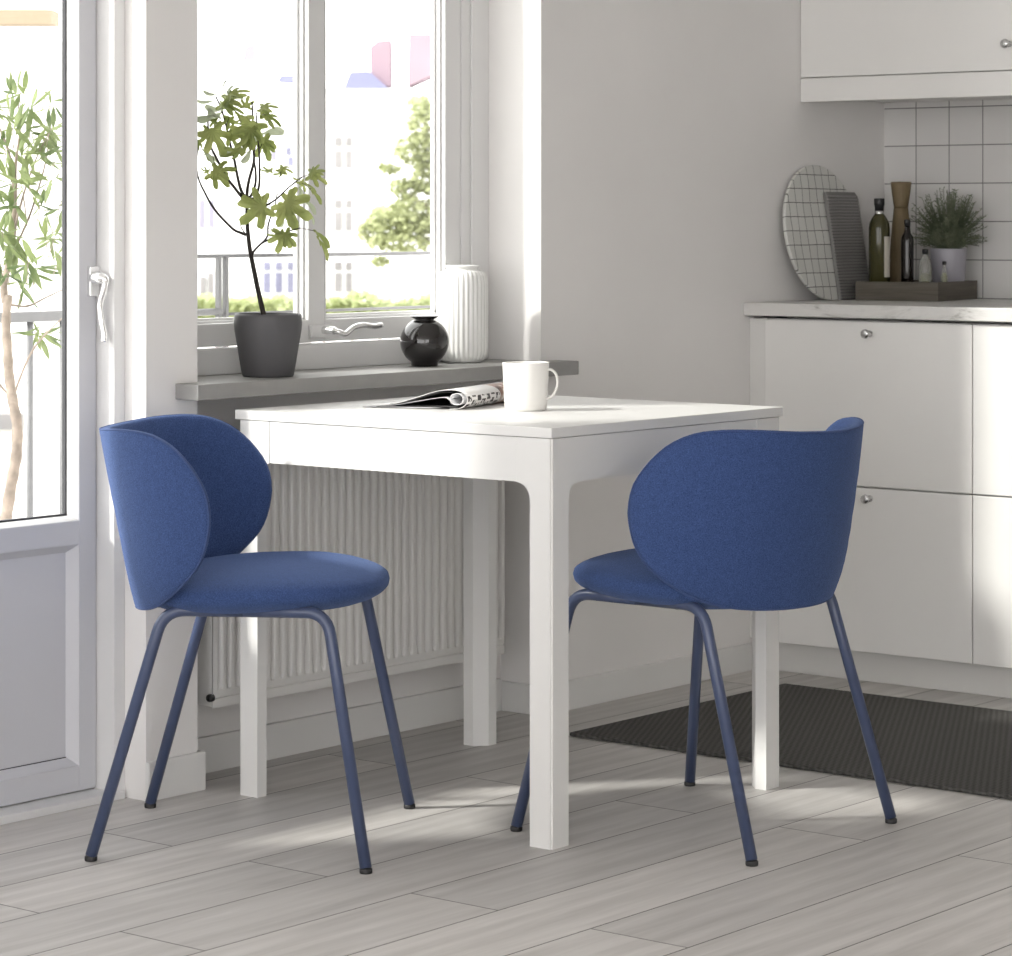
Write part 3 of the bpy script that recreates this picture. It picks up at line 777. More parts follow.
# herb pot
d = 7.338; bx, by = onray(948.5, d)
R_ = lambda px: px/2/S(d)
t = thing('potted_herb', 'bushy green herb in a pale grey pot at the tray corner', 'plant', (bx, by, z0))
zt = hz_(248.5, d)
MB().lathe([(0, 0), (R_(29), 0), (R_(30), .003), (R_(36.5), zt-.002), (R_(36), zt), (R_(34), zt), (R_(33), zt-.012), (0, zt-.012)], (bx, by, z0), 40).build('pot', POTL, t)
MB().lathe([(0, zt-.0125), (R_(33), zt-.011), (0, zt-.006)], (bx, by, z0), 24).build('soil', SOIL, t)
mb = MB(); st = MB()
rr = random.Random(5)
cpt = Vector((bx, by, z0+zt-.01))
for i in range(300):
    az = rr.uniform(0, 2*PI); el = math.radians(rr.uniform(5, 88)); ln = rr.uniform(.09, .165)*(1 if el > .5 else .85)
    dr = Vector((math.cos(az)*math.cos(el), math.sin(az)*math.cos(el), math.sin(el)))
    hs = .11/(.11+.0)
    p1 = cpt+Vector((math.cos(az), math.sin(az), 0))*rr.uniform(0, .02)
    p3 = p1+Vector((dr.x*ln*.68, dr.y*ln*.68, dr.z*ln+.005)); p2 = p1.lerp(p3, .5)+Vector((0, 0, .012))
    pth = catmull([p1, p2, p3], 3)
    st.tube(pth, .0006, 4, False)
    for k in range(26):
        f = (k+rr.random())/26
        if f < .12: continue
        q = pth[min(int(f*(len(pth)-1)), len(pth)-2)]; q2 = pth[min(int(f*(len(pth)-1)), len(pth)-2)+1]; q = q.lerp(q2, (f*(len(pth)-1)) % 1)
        a = rr.uniform(0, 2*PI); dd = Vector((math.cos(a), math.sin(a), rr.uniform(.1, 1.1))).normalized(); l = rr.uniform(.006, .012)
        sd = dd.cross(Vector((rr.uniform(-1, 1), rr.uniform(-1, 1), .3))).normalized()*.0011
        mb.add([q-sd, q+sd, q+dd*l+sd*.4, q+dd*l-sd*.4], [(0, 1, 2, 3)])
mb.build('foliage', HERB, t); st.build('stems', HERB, t)

# boards leaning on the plain wall
R0 = .175
ang = math.radians(9.4)
cb_ = Vector((2.190, .803, CZ+.001))
t = thing('round_board', 'large round white board with a dark grid leaning on the wall', 'board', tuple(cb_))
t.rotation_euler = (-ang, 0, 0)
bm = MB(); n = 72; V = []; F = []
for (r, y) in ((R0-.002, 0), (R0, .002), (R0, .008), (R0-.002, .010)):
    for k in range(n): V.append((r*math.cos(2*PI*k/n), y, R0+r*math.sin(2*PI*k/n)))
for i in range(3):
    for k in range(n): F.append((i*n+k, i*n+(k+1) % n, (i+1)*n+(k+1) % n, (i+1)*n+k))
F.append(tuple(range(n))); F.append(tuple(range(3*n, 4*n))[::-1])
t['_org'] = (0, 0, 0); bm.add(V, F); bm.build('disc', GRIDP, t)
# ribbed metal board
xl_ = CAM.x
for _i in range(4000):
    xl_ += .002
    _v = Vector((xl_, .7905, 0))-CAM
    if CX+FPX*_v.dot(RT)/_v.dot(FW) > 841.0: break
sb = Vector((xl_+.075, .7905, CZ+.001)); ang = math.radians(9.4)
t = thing('ribbed_board', 'narrow grey ribbed board leaning in front of the round board', 'board', tuple(sb)); t.rotation_euler = (-ang, 0, 0); t['_org'] = (0, 0, 0)
bw, bh = .150, .280
bm = MB(); bm.prism([(-bw/2, 0), (bw/2, 0), (bw/2, bh-.012), (bw/2-.012, bh), (-bw/2, bh)], 'y', .001, .009)
bm.build('board', paint('grey_board', (.20, .195, .19), .45, .05), t)
mb = MB(); nr = 34
for k in range(nr):
    z = .004+k*(bh-.010)/nr
    mb.box(-bw/2+.001, bw/2-.001-(.010 if k > nr-2 else 0), -.0022, .002, z, z+.0045, .0008, 1)
mb.build('ribs', paint('grey_ribs', (.33, .32, .315), .35, .05, metal=.3), t)

# ------------------------------------------------------------------ things on the sill
PZ = SZ1+.0004
dP = 5.80
pc = at(268.0, 375.2, dP); pc = Vector((pc.x, pc.y, PZ))
t = thing('potted_fig_tree', 'small fig tree in a dark grey pot on the window sill', 'plant', tuple(pc))
s5 = FPX/dP
MB().lathe([(0, 0), (.050, 0), (.053, .003), (.0685, .095), (.0695, .108), (.0688, .123), (.0665, .1275), (.063, .1275), (.061, .118), (0, .118)], pc, 56).build('pot', POTG, t)
MB().lathe([(0, .1185), (.0605, .1185), (0, .121)], pc, 24).build('soil', SOIL, t)
rr = random.Random(3)
def pp(x, y, dd=0): return at(x, y, dP+dd)
mb = MB()
def br(pts, r0, r1, dd0=0, dd1=0):
    n = len(pts); P = [pp(x, y, dd0+(dd1-dd0)*i/(n-1)) for i, (x, y) in enumerate(pts)]
    c = catmull(P, 5); m_ = len(c)
    mb.tube(c, [(r0+(r1-r0)*i/(m_-1))*(1.0 if r0 > .005 else 1.45) for i in range(m_)], 8)
br([(264, 318), (262.3, 309), (258, 290), (253.7, 269), (250, 250), (248.3, 236), (247, 220), (247, 199)], .0056, .0036)
br([(247, 200), (242, 197), (234, 187), (225.6, 176), (216.7, 158.5), (210, 144), (208, 125), (208.5, 109.6)], .0026, .0011, 0, -.03)
br([(246.5, 200), (241, 190), (237.4, 176), (233.7, 157), (230, 143), (226, 125), (221, 108), (216, 97)], .0026, .0011, 0, .03)
br([(247, 200), (247.3, 190), (249.5, 178), (254, 160), (252.6, 142), (253, 124), (252, 102)], .0026, .0011, 0, -.01)
br([(247, 200), (252, 194), (255.5, 183), (255.5, 170), (254, 157), (257, 130), (256, 113)], .0022, .001, 0, .04)
br([(247.5, 200), (255, 197), (259, 186), (259.6, 169), (259, 150), (258, 141)], .0022, .001, 0, -.04)
br([(246, 235), (240, 232.5), (233, 229), (219.6, 215.6), (211, 204), (205, 193), (199, 180), (196.5, 165), (198, 148)], .0022, .001, 0, -.05)
br([(251.5, 256), (254, 251), (258, 246.7), (267, 237), (268, 226), (271, 216), (274.5, 208), (277, 194)], .0020, .0008, 0, .02)
br([(262, 243), (268, 240), (277.4, 236.3), (291, 230.5), (300.4, 228)], .0016, .0008, 0, -.03)
br([(248, 216), (256, 211), (267, 205), (277, 198.5), (288, 188), (302, 177)], .0018, .0009, 0, -.03)
br([(245.5, 234), (241.5, 228), (240.4, 223)], .001, .0007)
# petioles + leaves
lf = MB(); lp = MB()
def leaf(target, x, y, ang, ln, tilt, dd=0, slim=False, curl=.35, roll=0):
    """petiole attachment (x, y) in the picture plane of the plant, pointing ang, length ln px"""
    L = ln*(1.12 if slim else 1.18)/s5; a = math.radians(ang); ti = math.radians(tilt)
    X = (RT*math.cos(a)+UP*math.sin(a)); Yp = (-RT*math.sin(a)+UP*math.cos(a))
    Yv = (Yp*math.cos(ti)+FW*math.sin(ti)).normalized(); N = X.cross(Yv).normalized()
    if slim: lobes = [(0, 1.0, .50)]
    else: lobes = [(0, 1.0, .36), (.82, .86, .33), (-.82, .86, .33), (1.75, .60, .36), (-1.75, .60, .36)]
    nA = 80; V = []; F = []; O = pp(x, y, dd)
    fr = (.33, .66, 1.0)
    V.append(O)
    for i in range(nA):
        ph = -PI+2*PI*i/nA
        r = .40 if abs(ph) < 2.1 else .14
        if slim: r = .10
        for c_, l_, w_ in lobes:
            dl = abs(ph-c_)
            if dl < w_: r = max(r, l_*(1-(dl/w_)**2.6)**.55)
            elif dl < w_*1.2: r = max(r, .42*l_)
        r *= 1+.03*math.sin(ph*23)
        for f in fr:
            q = r*f; px_, py_ = q*math.cos(ph), q*math.sin(ph)
            h = -curl*q*q*.55
            for c_, l_, w_ in lobes:
                dl = abs(ph-c_)
                if dl < w_: h -= .10*(dl/w_)*min(1, q*1.5)*-1
            V.append(O+X*(px_*L)+Yv*(py_*L)+N*(h*L))
    for i in range(nA):
        j = (i+1) % nA
        F.append((0, 1+i*3, 1+j*3))
        for k in range(2): F.append((1+i*3+k, 2+i*3+k, 2+j*3+k, 1+j*3+k))
    target.add(V, F, True)
G, Pp = lf, lp
LV = [
 (G, 253, 124, -110, 22, 15, -.04), (G, 246, 131, -150, 17, 30, -.02), (G, 250, 130, -75, 17, 45, -.05), (G, 212, 131, -58, 23, 30, -.04), (G, 209, 131, -125, 13, 40, -.03),
 (G, 226, 100, 20, 18, 50, .02), (G, 228, 99, -25, 14, 40, .02), (G, 230, 94, 15, 17, 60, .0), (G, 222, 105, -14, 20, 68, .01), (G, 246, 107, 80, 10, 20, .0),
 (G, 262, 107, 5, 14, 60, -.02), (G, 262, 110, -60, 10, 50, 0), (G, 266, 115, -30, 16, 62, .01), (G, 262, 140, -65, 19, 40, .02), (G, 263, 142, -35, 13, 40, .03),
 (G, 246, 139, -100, 15, 45, -.05), (G, 216, 171, 10, 17, 40, -.04), (G, 213, 173, -35, 18, 45, -.03), (G, 208, 172, 160, 7, 50, 0), (G, 199, 141, -95, 10, 60, 0),
 (G, 229, 118, -95, 11, 45, 0), (G, 214, 120, -80, 9, 50, -.02), (G, 228, 134, -50, 14, 50, -.01), (G, 240, 150, -155, 18, 62, -.02),
 (G, 271, 171, 178, 11, 70, .01), (G, 281, 168, -15, 11, 60, 0), (G, 283, 172, -160, 9, 55, 0),
 (G, 311, 173, 15, 12, 50, -.02), (G, 311, 175, -22, 16, 55, -.02), (G, 313, 173, 60, 9, 50, -.02), (G, 301, 182, -60, 9, 50, .0),
 (G, 263, 205, 165, 20, 25, -.03), (G, 262, 206, -140, 24, 15, -.03), (G, 262, 207, -75, 12, 40, -.02), (G, 263, 203, 120, 9, 40, 0),
 (G, 288, 203, 20, 19, 20, -.03), (G, 287, 204, -30, 24, 12, -.03), (G, 286, 205, -65, 23, 25, -.03), (G, 288, 201, 85, 9, 40, -.02), (G, 286, 204, -80, 14, 45, -.01),
 (G, 283, 234, -105, 17, 20, -.03), (G, 285, 234, -45, 14, 35, -.03), (G, 282, 234, -170, 13, 62, -.03),
]
for tgt, x, y, a_, ln, ti, dd in LV: leaf(tgt, x, y, a_, ln, ti, dd)
LS = [(Pp, 216, 95, 172, 12, 55), (Pp, 213, 101, -172, 15, 65), (Pp, 223, 88, 75, 8, 60), (Pp, 226, 95, 60, 11, 60), (Pp, 222, 110, 175, 16, 40), (Pp, 216, 115, -160, 19, 45), (Pp, 220, 118, 150, 14, 40), (Pp, 222, 112, -140, 14, 45),
 (Pp, 240, 148, -155, 20, 60), (Pp, 251, 149, -115, 15, 45), (Pp, 262, 134, 12, 20, 35), (Pp, 262, 135, -150, 12, 40), (Pp, 205, 155, -20, 14, 60), (Pp, 203, 150, -45, 15, 60), (G, 215, 163, 150, 10, 50),
 (G, 262, 115, -40, 16, 68), (G, 306, 183, -40, 14, 70), (G, 310, 189, -45, 17, 68), (Pp, 304, 199, -45, 17, 62), (Pp, 278, 212, -70, 14, 45), (Pp, 309, 212, -60, 12, 70), (G, 300, 180, 170, 7, 60),
 (G, 315, 231, -42, 20, 62), (G, 318, 238, -58, 22, 72), (Pp, 300, 186, -80, 9, 50), (G, 238, 121, 20, 15, 50), (G, 240, 124, 160, 14, 45), (G, 234, 110, -50, 14, 60)]
for tgt, x, y, a_, ln, ti in LS: leaf(tgt, x, y, a_, ln, ti, rr.uniform(-.04, .04), slim=True)
for x0, y0, x1, y1 in ((302, 177, 311, 174), (252, 110, 262, 107), (256, 113, 266, 115), (258, 141, 262, 140), (302, 183, 311, 189), (300, 228, 315, 231), (277, 194, 286, 204), (268, 228, 283, 234), (211, 146, 216, 171), (226, 125, 229, 118), (216, 97, 226, 95), (259, 150, 263, 142), (271, 205, 263, 205), (277, 194, 281, 172)):
    mb.tube([pp(x0, y0), pp(x1, y1, -.02)], .0007, 5)
mb.build('trunk', STEM, t); lf.build('foliage', FIGLEAF, t); lp.build('pale_foliage', FIGPALE, t)

# black round vase
dv = 6.20; c = at(424.5, 365.2, dv); c = Vector((c.x, c.y, PZ)); sv = FPX/dv
r_ = lambda px: px/sv
prof = [(0, 0), (r_(12.5), 0), (r_(13.5), .002)]
Rb = r_(24.6); zc = r_(24.5)
for k in range(15):
    a = math.radians(-57+k*(57+62)/14); prof.append((Rb*math.cos(a), zc+Rb*math.sin(a)*.985))
prof += [(r_(9.5), r_(46.0)), (r_(9.8), r_(47)), (r_(14), r_(49.2)), (r_(14.4), r_(50)), (r_(13.6), r_(50.4)), (r_(8.5), r_(47.5)), (r_(8), r_(44)), (r_(18), r_(36)), (0, r_(10))]
o = MB().lathe(prof, c, 64).build('round_vase', VASEB); o['label'] = 'glossy black round vase with flared rim on the window sill'; o['category'] = 'vase'
# fluted white vase
_r = FW+RT*((462.5-CX)/FPX); dw = (.966-CAM.y)/_r.y; c = at(462.5, 360.5, dw); c = Vector((c.x, c.y, PZ)); sv = FPX/dw
nfl = 32
def rf(rr_, z, th):
    k = 1 if .006 < z < r_(92) else 0
    return rr_*(1-.030*k*(.5+.5*math.cos(nfl*th))**1.2)
prof = [(0, 0), (r_(18), 0), (r_(19.5), .0025), (r_(23), r_(3.5)), (r_(25.2), r_(8)), (r_(25.9), r_(13)), (r_(25.9), r_(30)), (r_(25.9), r_(50)), (r_(25.9), r_(70)), (r_(25.7), r_(80)), (r_(24.6), r_(86)), (r_(22), r_(90.5)), (r_(18), r_(92.2)), (r_(15.8), r_(93)), (r_(15.4), r_(94.2)), (r_(16.6), r_(95.2)), (r_(17), r_(96.6)), (r_(16.2), r_(97.2)), (r_(14.5), r_(96.8)), (r_(14), r_(90)), (r_(21), r_(80)), (0, r_(12))]
o = MB().lathe(prof, c, 192, rfun=rf).build('fluted_vase', WHITEC); o['label'] = 'tall white vertically fluted vase at the right end of the sill'; o['category'] = 'vase'

# ------------------------------------------------------------------ things on the table
dm = 5.53; c = at(525.8, 410.2, dm); c = Vector((c.x, c.y, .7503)); sm_ = FPX/dm
rm = lambda px: px/sm_
t = thing('mug', 'off-white mug on the near part of the white table', 'mug', tuple(c))
MB().lathe([(0, 0), (rm(19.5), 0), (rm(20.4), .0015), (rm(21.3), .008), (rm(23.4), rm(47.3)), (rm(23.2), rm(47.9)), (rm(22.6), rm(47.9)), (rm(22.1), rm(47)), (rm(20.0), .007), (0, .006)], c, 64).build('body', MUGM, t)
hd = (RT*.97-FW*.25).normalized()
hp = [c+hd*rm(a)+UP*rm(b_) for a, b_ in ((22.0, 40.5), (26, 40.8), (30.6, 37), (32.6, 30), (31.6, 22), (28, 15.5), (24.5, 12.8), (20.8, 11.8))]
pth = catmull(hp, 5); side = hd.cross(UP).normalized()
V = []; F = []
for i, p in enumerate(pth):
    a = pth[max(0, i-1)]; b_ = pth[min(len(pth)-1, i+1)]; tg = (b_-a).normalized(); nn = side.cross(tg).normalized()
    for k in range(10):
        an = 2*PI*k/10; V.append(p+side*(.0048*math.cos(an))+nn*(.0026*math.sin(an)))
for i in range(len(pth)-1):
    for k in range(10): F.append((i*10+k, i*10+(k+1) % 10, (i+1)*10+(k+1) % 10, (i+1)*10+k))
MB().add(V, F, True).build('handle', MUGM, t)
# magazine
mo = Vector((.2135, .628, .7503)); un = Vector((.29, -.957, 0)).normalized(); vn = Vector((.957, .29, 0)).normalized()
t = thing('magazine', 'half-rolled open magazine lying beside the mug on the table', 'magazine', tuple(mo))
def sheet(name, prof, mat, v0, v1, thick=.0009, par=t, n=6, fan=0):
    c = catmull([(u, z, 0) for u, z in prof], n); V = []; F = []; UV = []; acc = 0; nv = 10
    rows = []
    for i, p in enumerate(c):
        if i: acc += (c[i]-c[i-1]).length
        a = c[max(0, i-1)]; b_ = c[min(len(c)-1, i+1)]; tg = (b_-a).normalized(); nm = Vector((-tg.y, tg.x, 0))
        for side_ in (0, 1):
            q = p+nm*(thick*side_)
            for j in range(nv+1):
                vv = v0+(v1-v0)*j/nv
                V.append(mo+un*(q.x+fan*vv)+vn*vv+UP*max(q.y, .0003)); UV.append((acc*10, vv*10))
    st_ = nv+1
    for i in range(len(c)-1):
        for s_ in (0, 1):
            for j in range(nv):
                o_ = (2*i+s_)*st_+j; p_ = (2*(i+1)+s_)*st_+j
                F.append((o_, o_+1, p_+1, p_) if s_ == 0 else (o_, p_, p_+1, o_+1))
        for j in (0, nv):
            a_, b__ = 2*i*st_+j, (2*i+1)*st_+j; c_, d_ = 2*(i+1)*st_+j, (2*i+3)*st_+j
            F.append((a_, c_, d_, b__))
    for i in (0, len(c)-1):
        for j in range(nv): F.append((2*i*st_+j, 2*i*st_+j+1, (2*i+1)*st_+j+1, (2*i+1)*st_+j))
    m = MB(); m.uv = UV; m.add(V, F, True); return m.build(name, mat, par)
sheet('cover', [(0, .003), (.04, .0055), (.065, .010), (.10, .020), (.135, .031), (.16, .0365), (.188, .0372), (.206, .031), (.2125, .020), (.207, .009), (.194, .0025), (.175, .0012)], COVER, 0, .29)
sheet('inner_page', [(.012, .0022), (.06, .006), (.10, .013), (.14, .020), (.163, .0225), (.173, .018), (.178, .0115), (.188, .0085), (.198, .0115), (.2025, .020), (.198, .0285), (.188, .0315), (.178, .0285), (.1735, .021)], PAPER, .003, .286)
sheet('dark_page', [(.0, .0008), (.05, .0018), (.10, .0035), (.15, .0045), (.175, .0045), (.190, .0035)], DARKPG, .002, .285)
sheet('dark_page', [(.045, .0068), (.07, .0095), (.10, .0175), (.135, .0275), (.158, .0325), (.175, .033)], DARKPG, .004, .285)
sheet('back_page', [(-.012, .0008), (.03, .0012), (.08, .0014), (.15, .0016)], PAPER, .0, .288)

# ------------------------------------------------------------------ outside: balcony, street, buildings
smesh('balcony_floor', MB().box(-3.2, -.05, EXT, 2.45, -.25, -.05), BALC, 'pale balcony slab outside the glazed door', 'balcony')
smesh('ground', MB().box(-120, 260, 6, 320, -6.2, -6), GROUND, 'pale street ground far below the windows', 'ground')
t = thing('balcony_railing', 'thin grey railing behind the plant outside the glazed door', 'railing', (-1.2, 2.35, -.05))
RYB = 2.35
def xat(px, y):   # x where the picture column crosses the plane y
    r = FW+RT*((px-CX)/FPX); k = (y-CAM.y)/r.y; return CAM.x+r.x*k
def zat(px, py, y):
    r = FW+RT*((px-CX)/FPX); k = (y-CAM.y)/r.y; return CAM.z+k*(HY-py)/FPX
zr = zat(33, 317, RYB)
MB().box(xat(-90, RYB)-2, xat(66, RYB), RYB-.012, RYB+.012, zr-.012, zr+.014, .002).build('top_rail', RAILM, t)
MB().box(xat(-90, RYB)-2, xat(66, RYB), RYB-.01, RYB+.01, .02, .045, .002).build('bottom_rail', RAILM, t)
xx = xat(62.5, RYB)
k = 0
for px in (62.5, 30):
    MB().tube([(xat(px, RYB), RYB, -.05), (xat(px, RYB), RYB, zr)], .0085, 10).build('baluster', RAILM, t)
dxb = xat(62.5, RYB)-xat(30, RYB)
for k in range(2, 14): MB().tube([(xx-dxb*k, RYB, -.05), (xx-dxb*k, RYB, zr)], .0085, 10).build('baluster', RAILM, t)
# railing outside the window
YR = 1.42
t = thing('window_railing', 'slim metal guard rail with a double post outside the window', 'railing', (.52, YR, .8))
zt = zat(222, 256, YR); zl = zat(210, 312, YR)
MB().tube([(.42, YR, zt), (1.75, YR, zt)], .0045, 8).build('top_rail', RAILM, t)
MB().tube([(.42, YR, zl), (xat(221, YR), YR, zl)], .008, 8).build('lower_rail', RAILM, t)
MB().tube([(xat(221, YR), YR, zl-.006), (1.75, YR, zl-.006)], .0035, 8).build('lower_rail', RAILM, t)
for px in (218.5, 225.5):
    MB().box(xat(px, YR)-.005, xat(px, YR)+.005, YR-.006, YR+.006, .2, zt, .001).build('post', RAILM, t)
MB().box(.38, 1.75, EXT+.001, YR+.06, .14, .20).build('ledge', BALC, t)

# balcony tree with slender leaves
dT = 6.35
tb_ = at(6, 505, dT); tb_ = Vector((tb_.x, tb_.y, -.05))
t = thing('balcony_tree', 'slender-leaved potted tree with tan trunk outside the glazed door', 'plant', tuple(tb_))
MB().lathe([(0, 0), (.13, 0), (.135, .01), (.17, .28), (.175, .30), (.16, .30), (.155, .27), (0, .27)], tb_, 40).build('pot', TERRA, t)
MB().lathe([(0, .268), (.154, .27), (0, .28)], tb_, 24).build('soil', SOIL, t)
def pt(x, y, dd=0): return at(x, y, dT+dd)
mb = MB(); lf = MB(); rr = random.Random(11)
def tbr(pts, r0, r1, dd0=0, dd1=0):
    n = len(pts); P = [pt(x, y, dd0+(dd1-dd0)*i/(n-1)) for i, (x, y) in enumerate(pts)]
    c = catmull(P, 5); m_ = len(c); mb.tube(c, [(r0+(r1-r0)*i/(m_-1))*(1+.08*math.sin(i*1.7)) for i in range(m_)], 10); return c
zb = (tb_.z+.26)
basep = pt(6, 512)
rowb = HY-(zb-CAM.z)*FPX/dT
C_ = []
C_.append(tbr([(0, rowb), (4, 540), (7, 512), (12, 480), (16.5, 454), (17, 425), (13, 402), (9, 375), (7.5, 350), (6, 322), (8, 295)], .0145, .010))
C_.append(tbr([(8, 300), (5, 300), (4, 285), (8, 265), (10, 252), (13, 235), (14, 215), (14.5, 195), (15, 180)], .009, .006))
C_.append(tbr([(14, 395), (20, 378), (30, 355), (42, 338), (58, 322), (75, 308)], .003, .0015, 0, -.1))
C_.append(tbr([(10, 305), (28, 306), (45, 298), (62, 290)], .003, .0013, 0, .1))
C_.append(tbr([(14, 250), (28, 220), (38, 190), (46, 160), (50, 130), (50, 112)], .003, .0012, 0, .05))
C_.append(tbr([(13, 235), (22, 200), (30, 175), (40, 150), (52, 128)], .003, .0012, 0, -.08))
C_.append(tbr([(15, 185), (16, 160), (20, 130), (18, 100)], .004, .0015, 0, 0))
C_.append(tbr([(15, 190), (8, 150), (-5, 120), (-20, 100)], .004, .0015, 0, .05))
C_.append(tbr([(14, 400), (0, 385), (-15, 360)], .003, .002, 0, 0))
C_.append(tbr([(27, 226), (24, 200), (20, 180)], .002, .001))
def slim(px, py, ang, ln, dd):
    O = pt(px, py, dd); a = math.radians(ang); yaw = rr.uniform(-.8, .8)
    D = (RT*math.cos(a)*math.cos(yaw)+FW*math.sin(yaw)+UP*math.sin(a)).normalized(); L = ln/(FPX/dT)
    s = D.cross(UP*rr.uniform(.4, 1)+FW*rr.uniform(-1.2, .6)+RT*rr.uniform(-.4, .4)).normalized(); N = D.cross(s)
    V = []; F = []
    prof = [(0, .02), (.15, .06), (.35, .105), (.55, .115), (.75, .085), (.9, .04), (1, .004)]
    dr = rr.uniform(.05, .35)
    for f, w in prof:
        c = O+D*(L*f)-UP*(dr*L*f*f*.5)
        V += [c-s*(w*L)+N*(w*L*.35), c, c+s*(w*L)+N*(w*L*.35)]
    for i in range(len(prof)-1):
        for k in (0, 1): F.append((3*i+k, 3*i+k+1, 3*i+3+k+1, 3*i+3+k))
    lf.add(V, F, True)
clusters = [(20, 92, 8, 26), (8, 96, 7, 26), (-8, 105, 8, 30), (32, 106, 7, 30), (50, 105, 7, 24), (47, 88, 4, 18), (12, 125, 10, 28), (30, 130, 9, 30), (50, 130, 9, 26), (60, 120, 4, 18), (5, 150, 10, 32), (25, 155, 10, 30),
 (42, 158, 9, 28), (58, 150, 7, 26), (12, 180, 11, 32), (30, 185, 9, 28), (52, 180, 7, 26), (60, 170, 4, 24), (-8, 175, 8, 30), (10, 205, 10, 28), (40, 205, 5, 26), (2, 232, 10, 34), (12, 245, 9, 30), (28, 262, 12, 32), (35, 270, 8, 28), (55, 235, 11, 30), (60, 255, 6, 26), (48, 240, 6, 24),
 (8, 275, 9, 34), (20, 285, 6, 34), (0, 262, 8, 34), (40, 335, 9, 26), (36, 330, 5, 24), (-6, 210, 6, 26), (60, 210, 6, 24), (62, 200, 3, 22)]
for cx_, cy_, n_, ln_ in clusters:
    dd = rr.uniform(-.14, .14)
    for i in range(n_):
        a_ = rr.uniform(0, 360) if cy_ != 335 else rr.uniform(-80, 30)
        slim(cx_+rr.uniform(-5, 5), cy_+rr.uniform(-5, 5), a_, ln_*rr.uniform(.6, 1.05), dd+rr.uniform(-.04, .04))
    mb.tube([pt(cx_, cy_, dd), pt(cx_*.8+4, cy_+24, dd*.5)], .0011, 5)
mb.build('trunk', TRUNK2, t); lf.build('foliage', OUTLEAF, t)

# town house behind the window: built as a real block 146 m away
DB = 146.0
t = thing('apartment_building', 'pale apartment block with blue roof and pink chimneys beyond the window', 'building', tuple(at(330, 330, DB)))
def fac(px0, px1, py0, py1, d0, d1):     # block between two depths along the view axis
    a, b_ = at(px0, py1, d0), at(px1, py0, d0); e = FW*(d1-d0)
    V = [a, Vector((b_.x, b_.y, a.z)), b_, Vector((a.x, a.y, b_.z))]; V += [v+e for v in V]
    return V, [(0, 1, 2, 3), (4, 7, 6, 5), (0, 4, 5, 1), (1, 5, 6, 2), (2, 6, 7, 3), (3, 7, 4, 0)]
MB().add(*fac(120, 520, 88, 352, DB, DB+12)).build('wall', FACADE, t)
def poly3(pts, d0, d1):
    V = [at(x, y, d0) for x, y in pts]; n = len(V); V += [v+FW*(d1-d0) for v in V]
    return V, [tuple(range(n)), tuple(range(n, 2*n))[::-1]]+[(i, n+i, n+(i+1) % n, (i+1) % n) for i in range(n)]
MB().add(*poly3([(344, 88), (350, 72), (369, 71), (388, 88)], DB-.4, DB+5)).build('roof', BLUEM, t)
MB().add(*poly3([(371, 86.5), (370, 47), (378, 41), (390.5, 40), (390.5, 86.5)], DB+.5, DB+3)).build('chimney', PINKM, t)
MB().add(*poly3([(408, 86), (409, 34), (452, 34), (452, 66), (433, 75)], DB-.2, DB+3)).build('chimney', PINKM, t)
MB().add(*poly3([(277, 81), (281, 75), (296, 75), (296, 81)], DB+.4, DB+3)).build('roof_light', BLUEM, t)
MB().add(*poly3([(243, 60), (245, 48), (250, 45), (251, 38), (252, 45), (255, 48), (255, 60)], DB+6, DB+8)).build('turret', LILAC, t)
wins = []
for y0, y1, y2, y3 in ((137, 146, 151, 168), (200, 208, 212, 231), (262, 270, 273, 292)):
    for x0, x1 in ((334.5, 341.5), (346, 352)):
        wins += [(x0, x1, y0, y1, PANEG), (x0, x1, y2, y3, PANEG)]
for x0, x1 in ((263.5, 270), (275.5, 282), (287.5, 294)):
    wins += [(x0, x1, 262, 270, PANEB), (x0, x1, 273, 293, PANEB)]
wins += [(286, 291, 147, 155, PANEB), (288, 293.5, 157, 166, PANEB), (271, 276, 150, 160, LILAC), (199, 204, 200, 228, LILAC), (209, 214, 200, 228, LILAC), (200, 205, 277, 298, PANEG), (208, 213.5, 273, 296, PANEG)]
for x0, x1, y0, y1, m_ in wins:
    MB().add(*fac(x0, x1, y0, y1, DB-.25, DB+.5)).build('window', m_, t)
# cream house seen through the door
t = thing('cream_house', 'cream house with apricot awning edge behind the balcony tree', 'building', tuple(at(0, 330, 90)))
MB().add(*fac(-150, 30, 30, 520, 90, 100)).build('wall', CREAMB, t)
MB().add(*fac(-150, 52, 9, 24, 88.5, 90)).build('awning', ORANGE, t)
MB().add(*fac(-40, 22, 414, 430, 89.6, 90.3)).build('window', PANEG, t)

def blob_tree(name, label, blobs, depth, leafsize, mat, count, seed, trunk, ztr):
    rr = random.Random(seed); c0 = at(trunk, 300, depth); c0.z = -6
    t = thing(name, label, 'tree' if 'tree' in name else 'hedge', tuple(c0))
    mb = MB(); s = FPX/depth
    tot = sum(b[2]*b[3] for b in blobs)
    for (cx_, cy_, rx, ry) in blobs:
        for i in range(int(count*rx*ry/tot)):
            a = rr.uniform(0, 2*PI); r = rr.random()**.5
            p = at(cx_+math.cos(a)*r*rx, cy_+math.sin(a)*r*ry, depth+rr.uniform(-1, 1)*rx/s*1.2)
            n1 = Vector((rr.uniform(-1, 1), rr.uniform(-1, 1), rr.uniform(-1, 1))).normalized(); n2 = n1.orthogonal().normalized(); l = leafsize*rr.uniform(.6, 1.2)
            mb.add([p-n1*l-n2*l*.2, p-n2*l*.6, p+n1*l, p+n2*l*.6], [(0, 1, 2, 3)])
    mb.build('foliage', mat, t)
    return t, c0
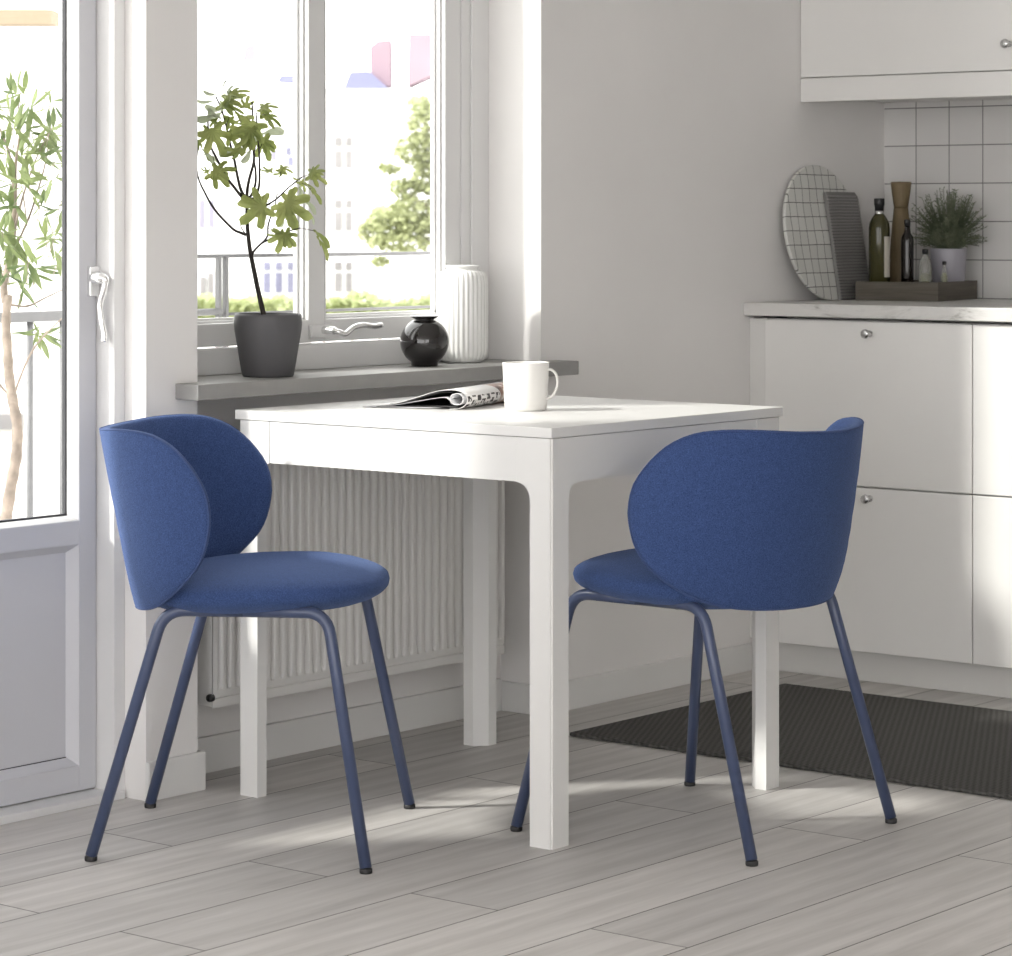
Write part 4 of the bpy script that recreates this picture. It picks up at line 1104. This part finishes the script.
t, c0 = blob_tree('leafy_tree', 'sunlit yellow-green tree in the right window pane', [(420, 105, 12, 9), (428, 125, 20, 18), (416, 150, 22, 15), (389, 168, 11, 6), (430, 175, 18, 20), (405, 188, 14, 10), (415, 215, 30, 18), (392, 222, 26, 17), (372, 232, 14, 14), (398, 243, 30, 10), (432, 235, 15, 18), (380, 262, 8, 6), (455, 170, 25, 60)], 60, .10, FARLEAF, 5200, 4, 450, 0)
tr = MB(); top = at(450, 200, 60)
tr.tube([c0, c0.lerp(top, .5)+Vector((.2, 0, 0)), top], [.28, .22, .1], 10)
for q in ((420, 120), (392, 225), (400, 190), (428, 140)): tr.tube([top.lerp(c0, .12), at((q[0]+450)/2, q[1]+15, 60), at(q[0], q[1], 60)], [.08, .05, .02], 6)
tr.build('trunk', TRUNK2, t)
t, c0 = blob_tree('hedge', 'low yellow-green hedge along the foot of the pale apartment block', [(230+i*26, 309+((i*7) % 5), 22, 11+(i % 3)*3) for i in range(-2, 11)], 110, .22, HEDGE, 5200, 9, 340, 0)
st = MB()
for i in range(8): q = at(240+i*28, 315, 110); st.tube([Vector((q.x, q.y, -6)), q], [.12, .05], 6)
st.build('stems', TRUNK2, t)

# ------------------------------------------------------------------ light
w = bpy.data.worlds.new('World'); SC.world = w; w.use_nodes = True
bg = w.node_tree.nodes['Background']
bg.inputs[0].default_value = (1.0, .983, .972, 1); bg.inputs[1].default_value = 4.1
sd = bpy.data.lights.new('sun', 'SUN'); sd.energy = 4.8; sd.angle = math.radians(4.5); sd.color = (1, .97, .92)
so = bpy.data.objects.new('sun', sd); COL.objects.link(so)
dvec = Vector((.785, -.62, -.64)).normalized()
so.rotation_euler = dvec.to_track_quat('-Z', 'Y').to_euler(); so.location = (-3, 4, 5)

# ------------------------------------------------------------------ camera
cd = bpy.data.cameras.new('camera'); cam = bpy.data.objects.new('camera', cd); COL.objects.link(cam); SC.camera = cam
cam.location = CAM; cam.rotation_euler = (PI/2, 0, YAW-PI/2)
cd.sensor_width = 36; cd.sensor_fit = 'HORIZONTAL'; cd.lens = FPX/1012*36
cd.shift_y = -(478-HY)/1012; cd.shift_x = 0; cd.clip_end = 600; cd.clip_start = .1
cd.dof.use_dof = True; cd.dof.focus_distance = 5.3; cd.dof.aperture_fstop = 15
SC.view_settings.view_transform = 'Standard'; SC.view_settings.look = 'None'; SC.view_settings.gamma = 1; SC.view_settings.use_curve_mapping = False
SC.view_settings.exposure = 0.0
for o in bpy.data.objects:
    if '_org' in o: del o['_org']
